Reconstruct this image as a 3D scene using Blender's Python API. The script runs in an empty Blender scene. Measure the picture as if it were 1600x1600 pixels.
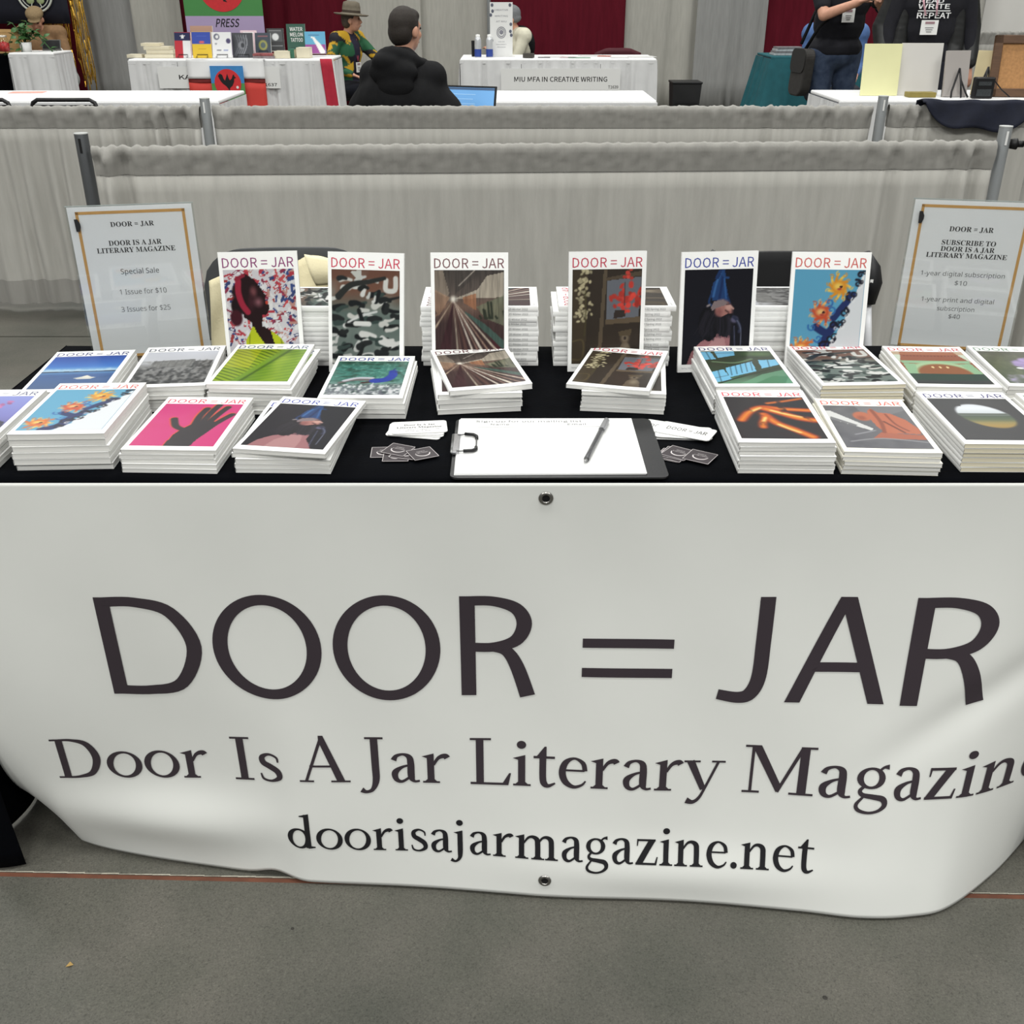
import bpy, bmesh, math, random
import numpy as np
from mathutils import Vector, Matrix, Euler
R=random.Random(7)
SC=bpy.context.scene; COL=SC.collection
# ------------------------------------------------------------------ camera, world, lamps, exposure
CAM_H,TILT,FPX=1.372,math.radians(27),1602.0
cam=bpy.data.cameras.new('camera'); cam.sensor_width=36; cam.lens=36*FPX/1600; cam.clip_end=200
co=bpy.data.objects.new('camera',cam); COL.objects.link(co)
co.location=(0,0,CAM_H); co.rotation_euler=(math.radians(90)-TILT,0,0); SC.camera=co
wd=bpy.data.worlds.new('hall_light'); SC.world=wd; wd.use_nodes=True
bg=wd.node_tree.nodes['Background']; bg.inputs[0].default_value=(.93,.96,1,1); bg.inputs[1].default_value=.47
def lamp(x,y,z,sx,sy,w,tilt=0):
    l=bpy.data.lights.new('high_bay_lamp','AREA'); l.shape='RECTANGLE'; l.size=sx; l.size_y=sy; l.energy=w; l.color=(1,1,.955)
    o=bpy.data.objects.new('high_bay_lamp',l); COL.objects.link(o); o.location=(x,y,z); o.rotation_euler=(tilt,0,0)
for lx in (-6.5,0,6.5):
    for ly,lw in ((-6.5,700),(0,380),(6.5,380),(13,360)):
        lamp(lx,ly,8.2,2.6,1.3,lw)
vs=SC.view_settings; vs.view_transform='Standard'; vs.look='None'; vs.gamma=1; vs.use_curve_mapping=False; vs.exposure=-0.62
# ------------------------------------------------------------------ helpers
def ray(px,py):
    cx,cy=(px-800)/FPX,(py-800)/FPX
    return Vector((cx,math.cos(TILT)-cy*math.sin(TILT),-math.sin(TILT)-cy*math.cos(TILT)))
def at_y(px,py,y):
    r=ray(px,py); return Vector((0,0,CAM_H))+r*(y/r.y)
def at_z(px,py,z):
    r=ray(px,py); return Vector((0,0,CAM_H))+r*((z-CAM_H)/r.z)
def lin(c):
    return tuple((v/255/12.92 if v/255<=.04045 else ((v/255+.055)/1.055)**2.4) for v in c)
_M={}
def M(name,rgb,rough=.6,var=.06,scale=25,bump=0,bscale=200,stretch=(1,1,1),metal=0,spec=.4,rgb2=None,sheen=0,coat=0):
    if name in _M: return _M[name]
    m=bpy.data.materials.new(name); m.use_nodes=True; nt=m.node_tree; N=nt.nodes; b=N['Principled BSDF']
    b.inputs['Roughness'].default_value=rough; b.inputs['Metallic'].default_value=metal; b.inputs['Specular IOR Level'].default_value=spec
    if sheen: b.inputs['Sheen Weight'].default_value=sheen
    if coat: b.inputs['Coat Weight'].default_value=coat; b.inputs['Coat Roughness'].default_value=.15
    tc=N.new('ShaderNodeTexCoord'); mp=N.new('ShaderNodeMapping'); mp.inputs['Scale'].default_value=stretch
    nz=N.new('ShaderNodeTexNoise'); nz.inputs['Scale'].default_value=scale; nz.inputs['Detail'].default_value=4
    rp=N.new('ShaderNodeValToRGB'); c=lin(rgb); c2=lin(rgb2) if rgb2 else None
    rp.color_ramp.elements[0].position=.3; rp.color_ramp.elements[1].position=.7
    rp.color_ramp.elements[0].color=tuple(v*(1-var) for v in c)+(1,)
    rp.color_ramp.elements[1].color=(c2 if c2 else tuple(min(1,v*(1+var)) for v in c))+(1,)
    L=nt.links.new; L(tc.outputs['Object'],mp.inputs[0]); L(mp.outputs[0],nz.inputs[0]); L(nz.outputs[0],rp.inputs[0]); L(rp.outputs[0],b.inputs['Base Color'])
    if bump:
        n2=N.new('ShaderNodeTexNoise'); n2.inputs['Scale'].default_value=bscale; n2.inputs['Detail'].default_value=3
        bp=N.new('ShaderNodeBump'); bp.inputs['Strength'].default_value=bump; bp.inputs['Distance'].default_value=.002
        L(mp.outputs[0],n2.inputs[0]); L(n2.outputs[0],bp.inputs['Height']); L(bp.outputs[0],b.inputs['Normal'])
    _M[name]=m; return m
def MV(name,rough=.45,coat=0,spec=.4,grain=0):
    """printed or dyed surface: colour from the mesh's colour attribute"""
    if name in _M: return _M[name]
    m=bpy.data.materials.new(name); m.use_nodes=True; nt=m.node_tree; b=nt.nodes['Principled BSDF']
    b.inputs['Roughness'].default_value=rough; b.inputs['Specular IOR Level'].default_value=spec
    if coat: b.inputs['Coat Weight'].default_value=coat; b.inputs['Coat Roughness'].default_value=.2
    a=nt.nodes.new('ShaderNodeVertexColor'); a.layer_name='dye'
    nt.links.new(a.outputs[0],b.inputs['Base Color']); _M[name]=m; return m
def emit(name,rgb,s):
    m=bpy.data.materials.new(name); m.use_nodes=True; b=m.node_tree.nodes['Principled BSDF']
    b.inputs['Base Color'].default_value=lin(rgb)+(1,); b.inputs['Emission Color'].default_value=lin(rgb)+(1,); b.inputs['Emission Strength'].default_value=s
    _M[name]=m; return m
def tag(o,label=None,cat=None,group=None,kind=None):
    if label: o['label']=label
    if cat: o['category']=cat
    if group: o['group']=group
    if kind: o['kind']=kind
    return o
def thing(name,label,cat,loc=(0,0,0),rz=0,group=None,rot=None):
    o=bpy.data.objects.new(name,None); COL.objects.link(o); o.empty_display_size=.05
    o.location=loc; o.rotation_euler=rot if rot else (0,0,rz); return tag(o,label,cat,group)
def link(name,me,parent=None,loc=None,rot=None):
    o=bpy.data.objects.new(name,me); COL.objects.link(o)
    if parent: o.parent=parent
    if loc is not None: o.location=loc
    if rot is not None: o.rotation_euler=rot
    return o
class MB:
    def __init__(s): s.v=[]; s.f=[]
    def add(s,v,f):
        n=len(s.v); s.v+=[tuple(p) for p in v]; s.f+=[tuple(i+n for i in q) for q in f]; return s
    def box(s,c,d,rot=None):
        x,y,z=(k/2 for k in d); pts=[Vector((a*x,b*y,e*z)) for a in (-1,1) for b in (-1,1) for e in (-1,1)]
        if rot is not None: mt=(Euler(rot).to_matrix() if not isinstance(rot,Matrix) else rot); pts=[mt@p for p in pts]
        c=Vector(c); return s.add([p+c for p in pts],[(0,1,3,2),(4,6,7,5),(0,4,5,1),(2,3,7,6),(0,2,6,4),(1,5,7,3)])
    def cyl(s,p0,p1,r0,r1=None,n=12,cap=True):
        r1=r0 if r1 is None else r1; p0=Vector(p0); p1=Vector(p1); d=(p1-p0).normalized()
        a=d.orthogonal().normalized(); b=d.cross(a); v=[]
        for p,r in ((p0,r0),(p1,r1)):
            v+=[p+(a*math.cos(2*math.pi*i/n)+b*math.sin(2*math.pi*i/n))*r for i in range(n)]
        f=[(i,(i+1)%n,n+(i+1)%n,n+i) for i in range(n)]
        if cap: f+=[tuple(range(n))[::-1],tuple(range(n,2*n))]
        return s.add(v,f)
    def tube(s,pts,r,n=8,close=False):
        pts=[Vector(p) for p in pts]; rs=r if isinstance(r,(list,tuple)) else [r]*len(pts); rings=[]; k=len(pts); a=None
        for i,p in enumerate(pts):
            t=((pts[(i+1)%k] if close or i<k-1 else p)-(pts[i-1] if close or i>0 else p)).normalized()
            a=(a-t*a.dot(t)).normalized() if a is not None and (a-t*a.dot(t)).length>1e-4 else t.orthogonal().normalized()
            b=t.cross(a); rings.append([p+(a*math.cos(2*math.pi*j/n)+b*math.sin(2*math.pi*j/n))*rs[i] for j in range(n)])
        v=[q for g in rings for q in g]; f=[]
        for i in range(k if close else k-1):
            for j in range(n):
                i2=(i+1)%k; f.append((i*n+j,i*n+(j+1)%n,i2*n+(j+1)%n,i2*n+j))
        if not close: f+=[tuple(range(n))[::-1],tuple((k-1)*n+j for j in range(n))]
        return s.add(v,f)
    def ball(s,c,r,n=10,m=7,rot=None):
        r=(r,r,r) if not isinstance(r,(tuple,list)) else r; v=[];c=Vector(c)
        mt=Euler(rot).to_matrix() if rot else None
        for i in range(1,m):
            t=math.pi*i/m
            for j in range(n):
                a=2*math.pi*j/n; v.append(Vector((r[0]*math.sin(t)*math.cos(a),r[1]*math.sin(t)*math.sin(a),r[2]*math.cos(t))))
        v+=[Vector((0,0,r[2])),Vector((0,0,-r[2]))]
        if mt: v=[mt@p for p in v]
        f=[(i*n+j,(i+1)*n+j,(i+1)*n+(j+1)%n,i*n+(j+1)%n) for i in range(m-2) for j in range(n)]
        T=(m-1)*n; f+=[(T,j,(j+1)%n) for j in range(n)]+[(T+1,(m-2)*n+(j+1)%n,(m-2)*n+j) for j in range(n)]
        return s.add([p+c for p in v],f)
    def prism(s,poly,t,mt=Matrix.Identity(4)):
        n=len(poly); v=[mt@Vector((x,y,0)) for x,y in poly]+[mt@Vector((x,y,t)) for x,y in poly]
        return s.add(v,[tuple(range(n))[::-1],tuple(range(n,2*n))]+[(i,(i+1)%n,n+(i+1)%n,n+i) for i in range(n)])
    def grid(s,nx,ny,fn,wrap=False):
        v=[fn(i/(nx-1 if not wrap else nx),j/(ny-1)) for j in range(ny) for i in range(nx)]
        f=[(j*nx+i,j*nx+(i+1)%nx,(j+1)*nx+(i+1)%nx,(j+1)*nx+i) for j in range(ny-1) for i in range(nx if wrap else nx-1)]
        return s.add(v,f)
    def lathe(s,prof,c=(0,0,0),n=20):
        c=Vector(c); return s.grid(n,len(prof),lambda u,w:c+Vector((prof[round(w*(len(prof)-1))][0]*math.cos(2*math.pi*u),prof[round(w*(len(prof)-1))][0]*math.sin(2*math.pi*u),prof[round(w*(len(prof)-1))][1])),True)
    def mesh(s,name,mat,smooth=False):
        me=bpy.data.meshes.new(name); me.from_pydata(s.v,[],s.f)
        if mat: me.materials.append(mat)
        if smooth: me.polygons.foreach_set('use_smooth',[True]*len(me.polygons))
        me.update(); return me
    def build(s,name,mat,parent=None,smooth=False,bevel=0,loc=None,rot=None,solid=0):
        o=link(name,s.mesh(name,mat,smooth),parent,loc,rot)
        if solid: md=o.modifiers.new('thick','SOLIDIFY'); md.thickness=solid; md.offset=0
        if bevel: md=o.modifiers.new('soft','BEVEL'); md.width=bevel; md.segments=2; md.limit_method='ANGLE'
        return o
def recalc(me):
    b=bmesh.new(); b.from_mesh(me); bmesh.ops.recalc_face_normals(b,faces=b.faces); b.to_mesh(me); b.free()
# ---- lettering from Blender's own fonts
FP=bpy.utils.system_resource('DATAFILES',path='fonts')
_F={}
def font(k):
    if k not in _F:
        try: _F[k]=bpy.data.fonts.load(FP+'/'+{'sans':'Noto Sans CJK Regular.woff2','times':'NotoSansMath-Regular.woff2','verd':'NotoSansMath-Regular.woff2'}[k])
        except Exception: _F[k]=None
    return _F[k]
def boldserif(s): return ''.join(chr(0x1D400+ord(c)-65) if 'A'<=c<='Z' else chr(0x1D41A+ord(c)-97) if 'a'<=c<='z' else chr(0x1D7CE+ord(c)-48) if '0'<=c<='9' else c for c in s)
_TC={}
def text_geo(s,k='sans',off=0,res=2):
    """letter outlines filled flat; returns verts (x,y) and faces, cap height about 1"""
    key=(s,k,off,res)
    if key in _TC: return _TC[key]
    c=bpy.data.curves.new('lettering','FONT'); f=font(k)
    if f: c.font=f
    c.body=boldserif(s) if k=='times' else s; c.resolution_u=res; c.offset=off; c.fill_mode='FRONT'
    o=bpy.data.objects.new('lettering',c); COL.objects.link(o)
    dg=bpy.context.evaluated_depsgraph_get(); dg.update(); me=o.evaluated_get(dg).to_mesh()
    v=[(p.co.x,p.co.y) for p in me.vertices]; fc=[tuple(p.vertices) for p in me.polygons]
    o.evaluated_get(dg).to_mesh_clear(); bpy.data.objects.remove(o); bpy.data.curves.remove(c)
    _TC[key]=(v,fc); return _TC[key]
def text(mb,s,box,z=0,k='sans',off=0,align='fit',mt=None,res=2):
    """lay the words in box=(x0,y0,x1,y1): baseline-to-cap height fills the box; align fit stretches, c/l keep shape"""
    v,f=text_geo(s,k,off,res)
    if not v: return mb
    cv,_=text_geo('H' if k!='times' else 'H',k,off,res); cap=max(p[1] for p in cv)
    xs=[p[0] for p in v]; a,b=min(xs),max(xs); x0,y0,x1,y1=box; sy=(y1-y0)/cap
    sx=(x1-x0)/(b-a) if align=='fit' else sy
    ox={'fit':x0,'l':x0,'c':(x0+x1)/2-(b-a)*sx/2,'r':x1-(b-a)*sx}[align]
    pts=[Vector((ox+(p[0]-a)*sx,y0+p[1]*sy,z)) for p in v]
    if mt is not None: pts=[mt@p for p in pts]
    return mb.add(pts,f)
# ------------------------------------------------------------------ floor and hall walls
FLOOR=M('polished_concrete',(89,89,82),.5,.10,7,.25,420,spec=.3,rgb2=(94,92,86))
def speckle(m):
    nt=m.node_tree; b=nt.nodes['Principled BSDF']; tc=nt.nodes.new('ShaderNodeTexCoord'); n=nt.nodes.new('ShaderNodeTexNoise'); n.inputs['Scale'].default_value=330; n.inputs['Detail'].default_value=6; n.inputs['Roughness'].default_value=.75
    r=nt.nodes.new('ShaderNodeValToRGB'); e=r.color_ramp.elements; e[0].position=.30; e[0].color=(.34,.34,.34,1); e[1].position=.46; e[1].color=(.92,.92,.92,1)
    x=r.color_ramp.elements.new(.58); x.color=(1.05,1.05,1.05,1); y=r.color_ramp.elements.new(.72); y.color=(1.7,1.7,1.65,1)
    n2=nt.nodes.new('ShaderNodeTexNoise'); n2.inputs['Scale'].default_value=2.2; n2.inputs['Detail'].default_value=6
    r2=nt.nodes.new('ShaderNodeValToRGB'); e=r2.color_ramp.elements; e[0].position=.35; e[0].color=(.80,.81,.80,1); e[1].position=.65; e[1].color=(1.08,1.06,1.04,1)
    src=b.inputs['Base Color'].links[0].from_socket
    def mul(a,c):
        k=nt.nodes.new('ShaderNodeMix'); k.data_type='RGBA'; k.blend_type='MULTIPLY'; k.inputs[0].default_value=1
        nt.links.new(a,k.inputs[6]); nt.links.new(c,k.inputs[7]); return k.outputs[2]
    for q in (n,n2): nt.links.new(tc.outputs['Object'],q.inputs[0])
    nt.links.new(n.outputs[0],r.inputs[0]); nt.links.new(n2.outputs[0],r2.inputs[0])
    nt.links.new(mul(mul(src,r.outputs[0]),r2.outputs[0]),b.inputs['Base Color'])
speckle(FLOOR)
def jy(x): return 1.300-.0285*(x+.92)          # front saw-cut joint runs almost parallel to the table
fl=tag(MB().add([(-14,-9,-.02),(14,-9,-.02),(14,18,-.02),(-14,18,-.02)],[(0,1,2,3)]).build('floor',M('sub_floor',(70,68,62),.8)),kind='structure')
for n,(ya,yb) in enumerate(((None,'a'),('a',4.40),(4.413,9.6),(9.61,18))):
    y0=(lambda x:-9) if ya is None else (lambda x:jy(x)+.0105) if ya=='a' else (lambda x,k=ya:k)
    y1=(lambda x:jy(x)) if yb=='a' else (lambda x,k=yb:k)
    o=MB().prism([(-14,y0(-14)),(14,y0(14)),(14,y1(14)),(-14,y1(-14))],.02).build('slab',FLOOR,fl,loc=(0,0,-.02))
MB().add([(-14,jy(-14),-.0015),(14,jy(14),-.0015),(14,jy(14)+.0106,-.0015),(-14,jy(-14)+.0106,-.0015)],[(0,1,2,3)]).build('joint_filler',M('rust_joint_filler',(96,58,42),.8,.2,30),fl)
b=MB(); 
for i in range(150):
    x=-2.2+i*.03; d=R.uniform(.0006,.0022); y=jy(x)+.0106; b.box((x,y+d/2,.0003),(.031,d,.0008))
o=b.build('chipped_edge',M('chipped_cement',(176,172,158),.85,.2,80),fl); o['kind']='stuff'
for nm,a,c in (('wall_back',(0,17.8,2.6),(28,.12,5.6)),('wall_left',(-13.9,4.5,2.6),(.12,27,5.6)),('wall_right',(13.9,4.5,2.6),(.12,27,5.6))):
    tag(MB().box(a,c).build(nm,M('hall_wall_paint',(168,165,158),.8)),kind='structure')
# small litter on the floor
g=at_z(109,1509,0); b=MB(); b.add([(-.006,-.002,.0),(.001,-.004,.004),(.006,.001,.001),(0,.004,.005)],[(0,1,3),(1,2,3),(0,3,2),(0,2,1)])
tag(b.build('paper_scrap',M('kraft_scrap',(170,140,84),.8),loc=g),'tiny tan paper scrap lying on the concrete floor, lower left','litter')
for i,(px,py,r) in enumerate(((457,1451,.003),(1289,1559,.004))):
    tag(MB().lathe([(0.0001,.0009),(r*.6,.0008),(r,.0001)],n=14).build('gum_spot',M('gum_black',(48,46,42),.7),loc=at_z(px,py,0)),('small dark gum spot on the floor below the web address','small dark gum spot on the floor at lower right')[i],'stain',group='gum spots on the floor')
# ------------------------------------------------------------------ vinyl banner and its lettering
TZ=.740                                            # top of the cloth on the table
CLOTH=M('black_polyester',(4,5,8),.9,.25,9,.25,160,stretch=(1,3,1),spec=.05)
# vinyl banner surface: nominal sheet coordinates X (along the table front) and v (0 top .. 1 floor)
BX0,BX1,BH,BY=-.878,.962,.735,1.336
_BOT=[(-.878,-.858,1.47),(-.85,-.832,1.44),(-.81,-.800,1.405),(-.77,-.768,1.374),(-.66,-.655,1.340),(-.50,-.485,1.312),(-.42,-.405,1.300),(-.36,-.345,1.283),(0.,0.,1.258),(.05,.05,1.254),(.30,.29,1.240),(.50,.48,1.222),(.60,.575,1.207),(.70,.655,1.206),(.78,.725,1.222),(.88,.835,1.300),(.962,.935,1.392)]
def _mono(t,k):
    P=_BOT
    if t<=P[0][0]: return P[0][k]
    for i in range(len(P)-1):
        if t<=P[i+1][0]:
            x0,x1=P[i][0],P[i+1][0]; h=x1-x0; s=(t-x0)/h
            def slope(j):
                if j==0 or j==len(P)-1:
                    a=max(0,j-1); return (P[a+1][k]-P[a][k])/(P[a+1][0]-P[a][0])
                return (P[j+1][k]-P[j-1][k])/(P[j+1][0]-P[j-1][0])
            m0,m1=slope(i)*h,slope(i+1)*h; a,b=P[i][k],P[i+1][k]
            return (2*s**3-3*s*s+1)*a+(s**3-2*s*s+s)*m0+(-2*s**3+3*s*s)*b+(s**3-s*s)*m1
    return P[-1][k]
def banner(X,v):
    xb=_mono(X,1); yb=_mono(X,2); e=v**(1.9+4.6*max(0,min(1,(-.56-X)/.20)))
    x=X+(xb-X)*v**1.7; y=BY+(yb-BY)*e
    y-=.020*math.exp(-((X+.60)/.17)**2-((v-.86)/.075)**2)+.012*math.exp(-((X-.28)/.25)**2-((v-.93)/.06)**2)
    y+=.008*math.exp(-((v-.62-.95*(.62-X))/.055)**2)*max(0,min(1,(X-.50)/.25))*min(1,v*2)
    z=.732*(1-v)+.006+.03*v**3*max(0,min(1,(-.80-X)/.07))
    y+=.004*math.sin(5*X+2)*math.sin(math.pi*v)+.0025*math.sin(13*X+4*v)*v+.0012*math.sin(21*X-9*v)*math.sin(math.pi*v)
    z+=.010*math.exp(-((X+.425)/.03)**2)*max(0,v-.8)/.2
    return x,y,z
VIN=M('white_vinyl',(216,217,213),.38,.02,5,.05,30,spec=.45)
INK=M('banner_ink',(52,44,50),.5,.05,8); INK2=M('banner_black_ink',(24,23,27),.5)
bn=thing('banner','wide white vinyl banner with huge dark lettering hanging on the table front','banner',(0,BY,0))
NX,NV=260,130
def bpt(X,v,off=0):
    p=Vector(banner(X,v))
    if off:
        h=1e-3; a=Vector(banner(X+h,v))-p; c=Vector(banner(X,min(v+h,1.02)))-p; n=a.cross(c).normalized(); n=n if n.y<0 else -n
        p=p+n*off
    return p-Vector((0,BY,0))
vin=MB().grid(NX,NV,lambda u,w:bpt(BX0+(BX1-BX0)*u,w)).build('vinyl_sheet',VIN,bn,True,solid=.0008)
def on_banner(name,v2,fc,mat):
    """v2: (X,v) letter outlines in sheet coordinates; cut fine, then laid on the curved sheet"""
    me=bpy.data.meshes.new(name); me.from_pydata([(x,v,0) for x,v in v2],[],fc); bm=bmesh.new(); bm.from_mesh(me)
    xs=[p[0] for p in v2]; ys=[p[1] for p in v2]
    for ax,lo,hi,st in ((0,min(xs),max(xs),.016),(1,min(ys),max(ys),.022)):
        k=lo+st
        while k<hi:
            co=[0,0,0]; no=[0,0,0]; co[ax]=k; no[ax]=1
            bmesh.ops.bisect_plane(bm,geom=bm.verts[:]+bm.edges[:]+bm.faces[:],plane_co=co,plane_no=no,dist=1e-6); k+=st
    for p in bm.verts: p.co=bpt(p.co.x,p.co.y,.0016)
    bm.to_mesh(me); bm.free(); me.materials.append(mat); me.polygons.foreach_set('use_smooth',[True]*len(me.polygons))
    return link(name,me,bn)
def crm(p,n=7):
    out=[]; 
    for i in range(len(p)-1):
        a=p[max(0,i-1)];b=p[i];c=p[i+1];d=p[min(len(p)-1,i+2)]
        for k in range(n):
            t=k/n; out.append([.5*(2*b[j]+(c[j]-a[j])*t+(2*a[j]-5*b[j]+4*c[j]-d[j])*t*t+(3*b[j]-a[j]-3*c[j]+d[j])*t**3) for j in range(3)])
    out.append(list(p[-1])); return out
class G:
    def __init__(s): s.v=[];s.f=[]
    def P(s,*p): n=len(s.v); s.v+=list(p); s.f.append(tuple(range(n,n+len(p)))); return s
    def R(s,a,b,c,d): return s.P((a,b),(c,b),(c,d),(a,d))
    def S(s,*p):
        q=crm(p); L=len(q); n=len(s.v)
        for i in range(L):
            a=q[max(0,i-1)];b=q[min(L-1,i+1)]; dx,dy=b[0]-a[0],b[1]-a[1]; m=math.hypot(dx,dy) or 1
            s.v+=[(q[i][0]-dy/m*q[i][2]/2,q[i][1]+dx/m*q[i][2]/2),(q[i][0]+dy/m*q[i][2]/2,q[i][1]-dx/m*q[i][2]/2)]
        for i in range(L-1): s.f.append((n+2*i,n+2*i+1,n+2*i+3,n+2*i+2))
        return s
    def O(s,cx,cy,rx,ry,tx,ty,k=40,tilt=0):
        n=len(s.v)
        for i in range(k):
            a=2*math.pi*i/k; c,d=math.cos(a+tilt),math.sin(a+tilt); C,D=math.cos(a),math.sin(a)
            t=tx*c*c+ty*d*d
            s.v+=[(cx+(rx+t/2)*C,cy+(ry+t/2)*D),(cx+(rx-t/2)*C,cy+(ry-t/2)*D)]
        for i in range(k): j=(i+1)%k; s.f.append((n+2*i,n+2*i+1,n+2*j+1,n+2*j))
        return s
    def B(s,cx,cy,r,k=20): return s.P(*[(cx+r*math.cos(2*math.pi*i/k),cy+r*math.sin(2*math.pi*i/k)) for i in range(k)])
def flag(g,x=.12): return g.P((x-.1,.585),(x+.13,.655),(x+.13,.53),(x,.55))
def stem(g,x,top=.6,l=.09,r=.10,w=.13): g.R(x,0,x+w,top).R(x-l,0,x+w+r,.04).P((x-.05,.035),(x+w+.05,.035),(x+w,.085),(x,.085)); return g
def arch(g,x): return g.S((x,.42,.04),(x+.10,.565,.06),(x+.21,.6,.085),(x+.315,.53,.125),(x+.335,.36,.13),(x+.335,.02,.13)).R(x+.18,0,x+.5,.04).P((x+.22,.035),(x+.45,.035),(x+.40,.085),(x+.27,.085))
def glyph(c):
    g=G()
    if c=='D': g.R(.14,0,.28,1).R(.03,.955,.3,1).R(.03,0,.3,.045).S((.2,.975,.05),(.45,.965,.065),(.72,.85,.12),(.85,.5,.15),(.72,.14,.12),(.45,.035,.065),(.2,.022,.05)); a=1.0
    elif c=='o': g.O(.36,.315,.275,.30,.125,.05,tilt=.25); a=.72
    elif c=='r': flag(stem(g,.12)).S((.24,.40,.05),(.32,.54,.065),(.40,.595,.09),(.47,.60,.11),(.50,.56,.12)); a=.56
    elif c=='I': g.R(.14,0,.28,1).R(.03,.955,.39,1).R(.03,0,.39,.045); a=.45
    elif c=='s': g.S((.435,.45,.03),(.415,.56,.045),(.28,.625,.055),(.15,.56,.10),(.16,.43,.12),(.28,.345,.13),(.41,.24,.125),(.43,.10,.10),(.28,.015,.055),(.13,.05,.05),(.09,.18,.03)); a=.52
    elif c=='A': g.P((.10,.02),(.16,.02),(.5,.93),(.47,1.02)).P((.44,1.03),(.53,1.03),(.90,.02),(.74,.02),(.44,.90)).R(.22,.33,.72,.375).R(.0,0,.28,.04).R(.62,0,1.0,.04); a=1.0
    elif c=='J': g.S((.27,.97,.14),(.27,.4,.14),(.265,.05,.13),(.19,-.16,.08),(.07,-.215,.07),(-.02,-.17,.12)).R(.1,.955,.44,1); a=.5
    elif c=='a': g.S((.115,.49,.11),(.17,.585,.075),(.30,.625,.055),(.41,.565,.11),(.435,.42,.13),(.435,.13,.13),(.49,.03,.06),(.59,.04,.045)).S((.43,.39,.04),(.27,.34,.06),(.135,.22,.12),(.15,.07,.10),(.26,.02,.06),(.42,.13,.05)); a=.62
    elif c=='L': g.R(.14,0,.28,1).R(.03,.955,.42,1).R(.03,0,.72,.05).P((.62,.02),(.74,0),(.79,.26),(.755,.26)); a=.80
    elif c in 'ij':
        if c=='i': flag(stem(g,.12)); a=.37
        else: flag(g).S((.185,.62,.13),(.185,.05,.13),(.16,-.14,.085),(.06,-.235,.06),(-.05,-.19,.10)); a=.37
        g.B(.18,.87,.085)
    elif c=='t': g.S((.2,.63,.125),(.2,.2,.125),(.23,.06,.12),(.31,.02,.075),(.43,.08,.035)).R(.03,.595,.42,.645).P((.08,.63),(.265,.63),(.265,.85),(.23,.85)); a=.44
    elif c=='e': g.R(.12,.345,.53,.388).S((.54,.36,.09),(.50,.53,.085),(.34,.625,.05),(.18,.53,.11),(.12,.32,.13),(.18,.12,.12),(.33,.018,.075),(.48,.06,.05),(.555,.15,.03)); a=.62
    elif c=='y': g.S((.12,.63,.14),(.38,.04,.11)).S((.63,.62,.05),(.41,.06,.05),(.31,-.15,.06),(.20,-.235,.08),(.08,-.20,.13)).R(0,.605,.30,.645).R(.51,.605,.76,.645); a=.76
    elif c=='M': g.R(.13,0,.18,1).R(.02,0,.31,.045).R(.02,.955,.25,1).R(.93,0,1.08,1).R(.80,0,1.2,.045).R(.95,.955,1.2,1).P((.12,1),(.28,1),(.65,.20),(.59,.03)).P((.58,.05),(.63,.03),(1.0,.98),(.94,1)); a=1.22
    elif c=='g': g.O(.29,.42,.185,.185,.11,.05,30).S((.41,.55,.05),(.49,.63,.05),(.58,.64,.10)).S((.19,.26,.05),(.12,.17,.065),(.17,.09,.085),(.35,.06,.10),(.52,.02,.115),(.56,-.10,.09),(.46,-.21,.06),(.29,-.255,.055),(.12,-.21,.07),(.08,-.10,.06),(.18,.05,.04)); a=.64
    elif c=='z': g.R(.06,.585,.52,.64).R(.03,0,.55,.055).P((.03,.03),(.20,.03),(.52,.61),(.35,.61)).P((.06,.64),(.10,.62),(.08,.46),(.055,.46)).P((.50,.02),(.55,0),(.585,.20),(.555,.20)); a=.6
    elif c=='n': arch(flag(stem(g,.12)),.24); a=.77
    elif c=='m': arch(arch(flag(stem(g,.12)),.24),.58); a=1.11
    elif c=='d': g.O(.335,.31,.22,.285,.125,.055,tilt=.2).R(.50,.02,.63,1.04).P((.39,1.0),(.63,1.06),(.63,.97),(.50,.96),(.39,.97)).P((.55,.0),(.73,.03),(.73,.07),(.56,.09)); a=.75
    else: g.B(.12,.075,.08); a=.26
    return g.v,g.f,a
def serif_word(s,x0,x1,vb,vc,mat,name,dv=(0,0)):
    V=[];Fc=[];x=0
    for c in s:
        v,f,a=glyph(c); n=len(V); V+=[(p[0]+x,p[1]) for p in v]; Fc+=[tuple(i+n for i in q) for q in f]; x+=a
    lo=min(p[0] for p in V); hi=max(p[0] for p in V); k=(x1-x0)/(hi-lo)
    return on_banner(name,[(x0+(p[0]-lo)*k,vb+(vc-vb)*p[1]+dv[0]+(dv[1]-dv[0])*(p[0]-lo)/(hi-lo)) for p in V],Fc,mat)
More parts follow.
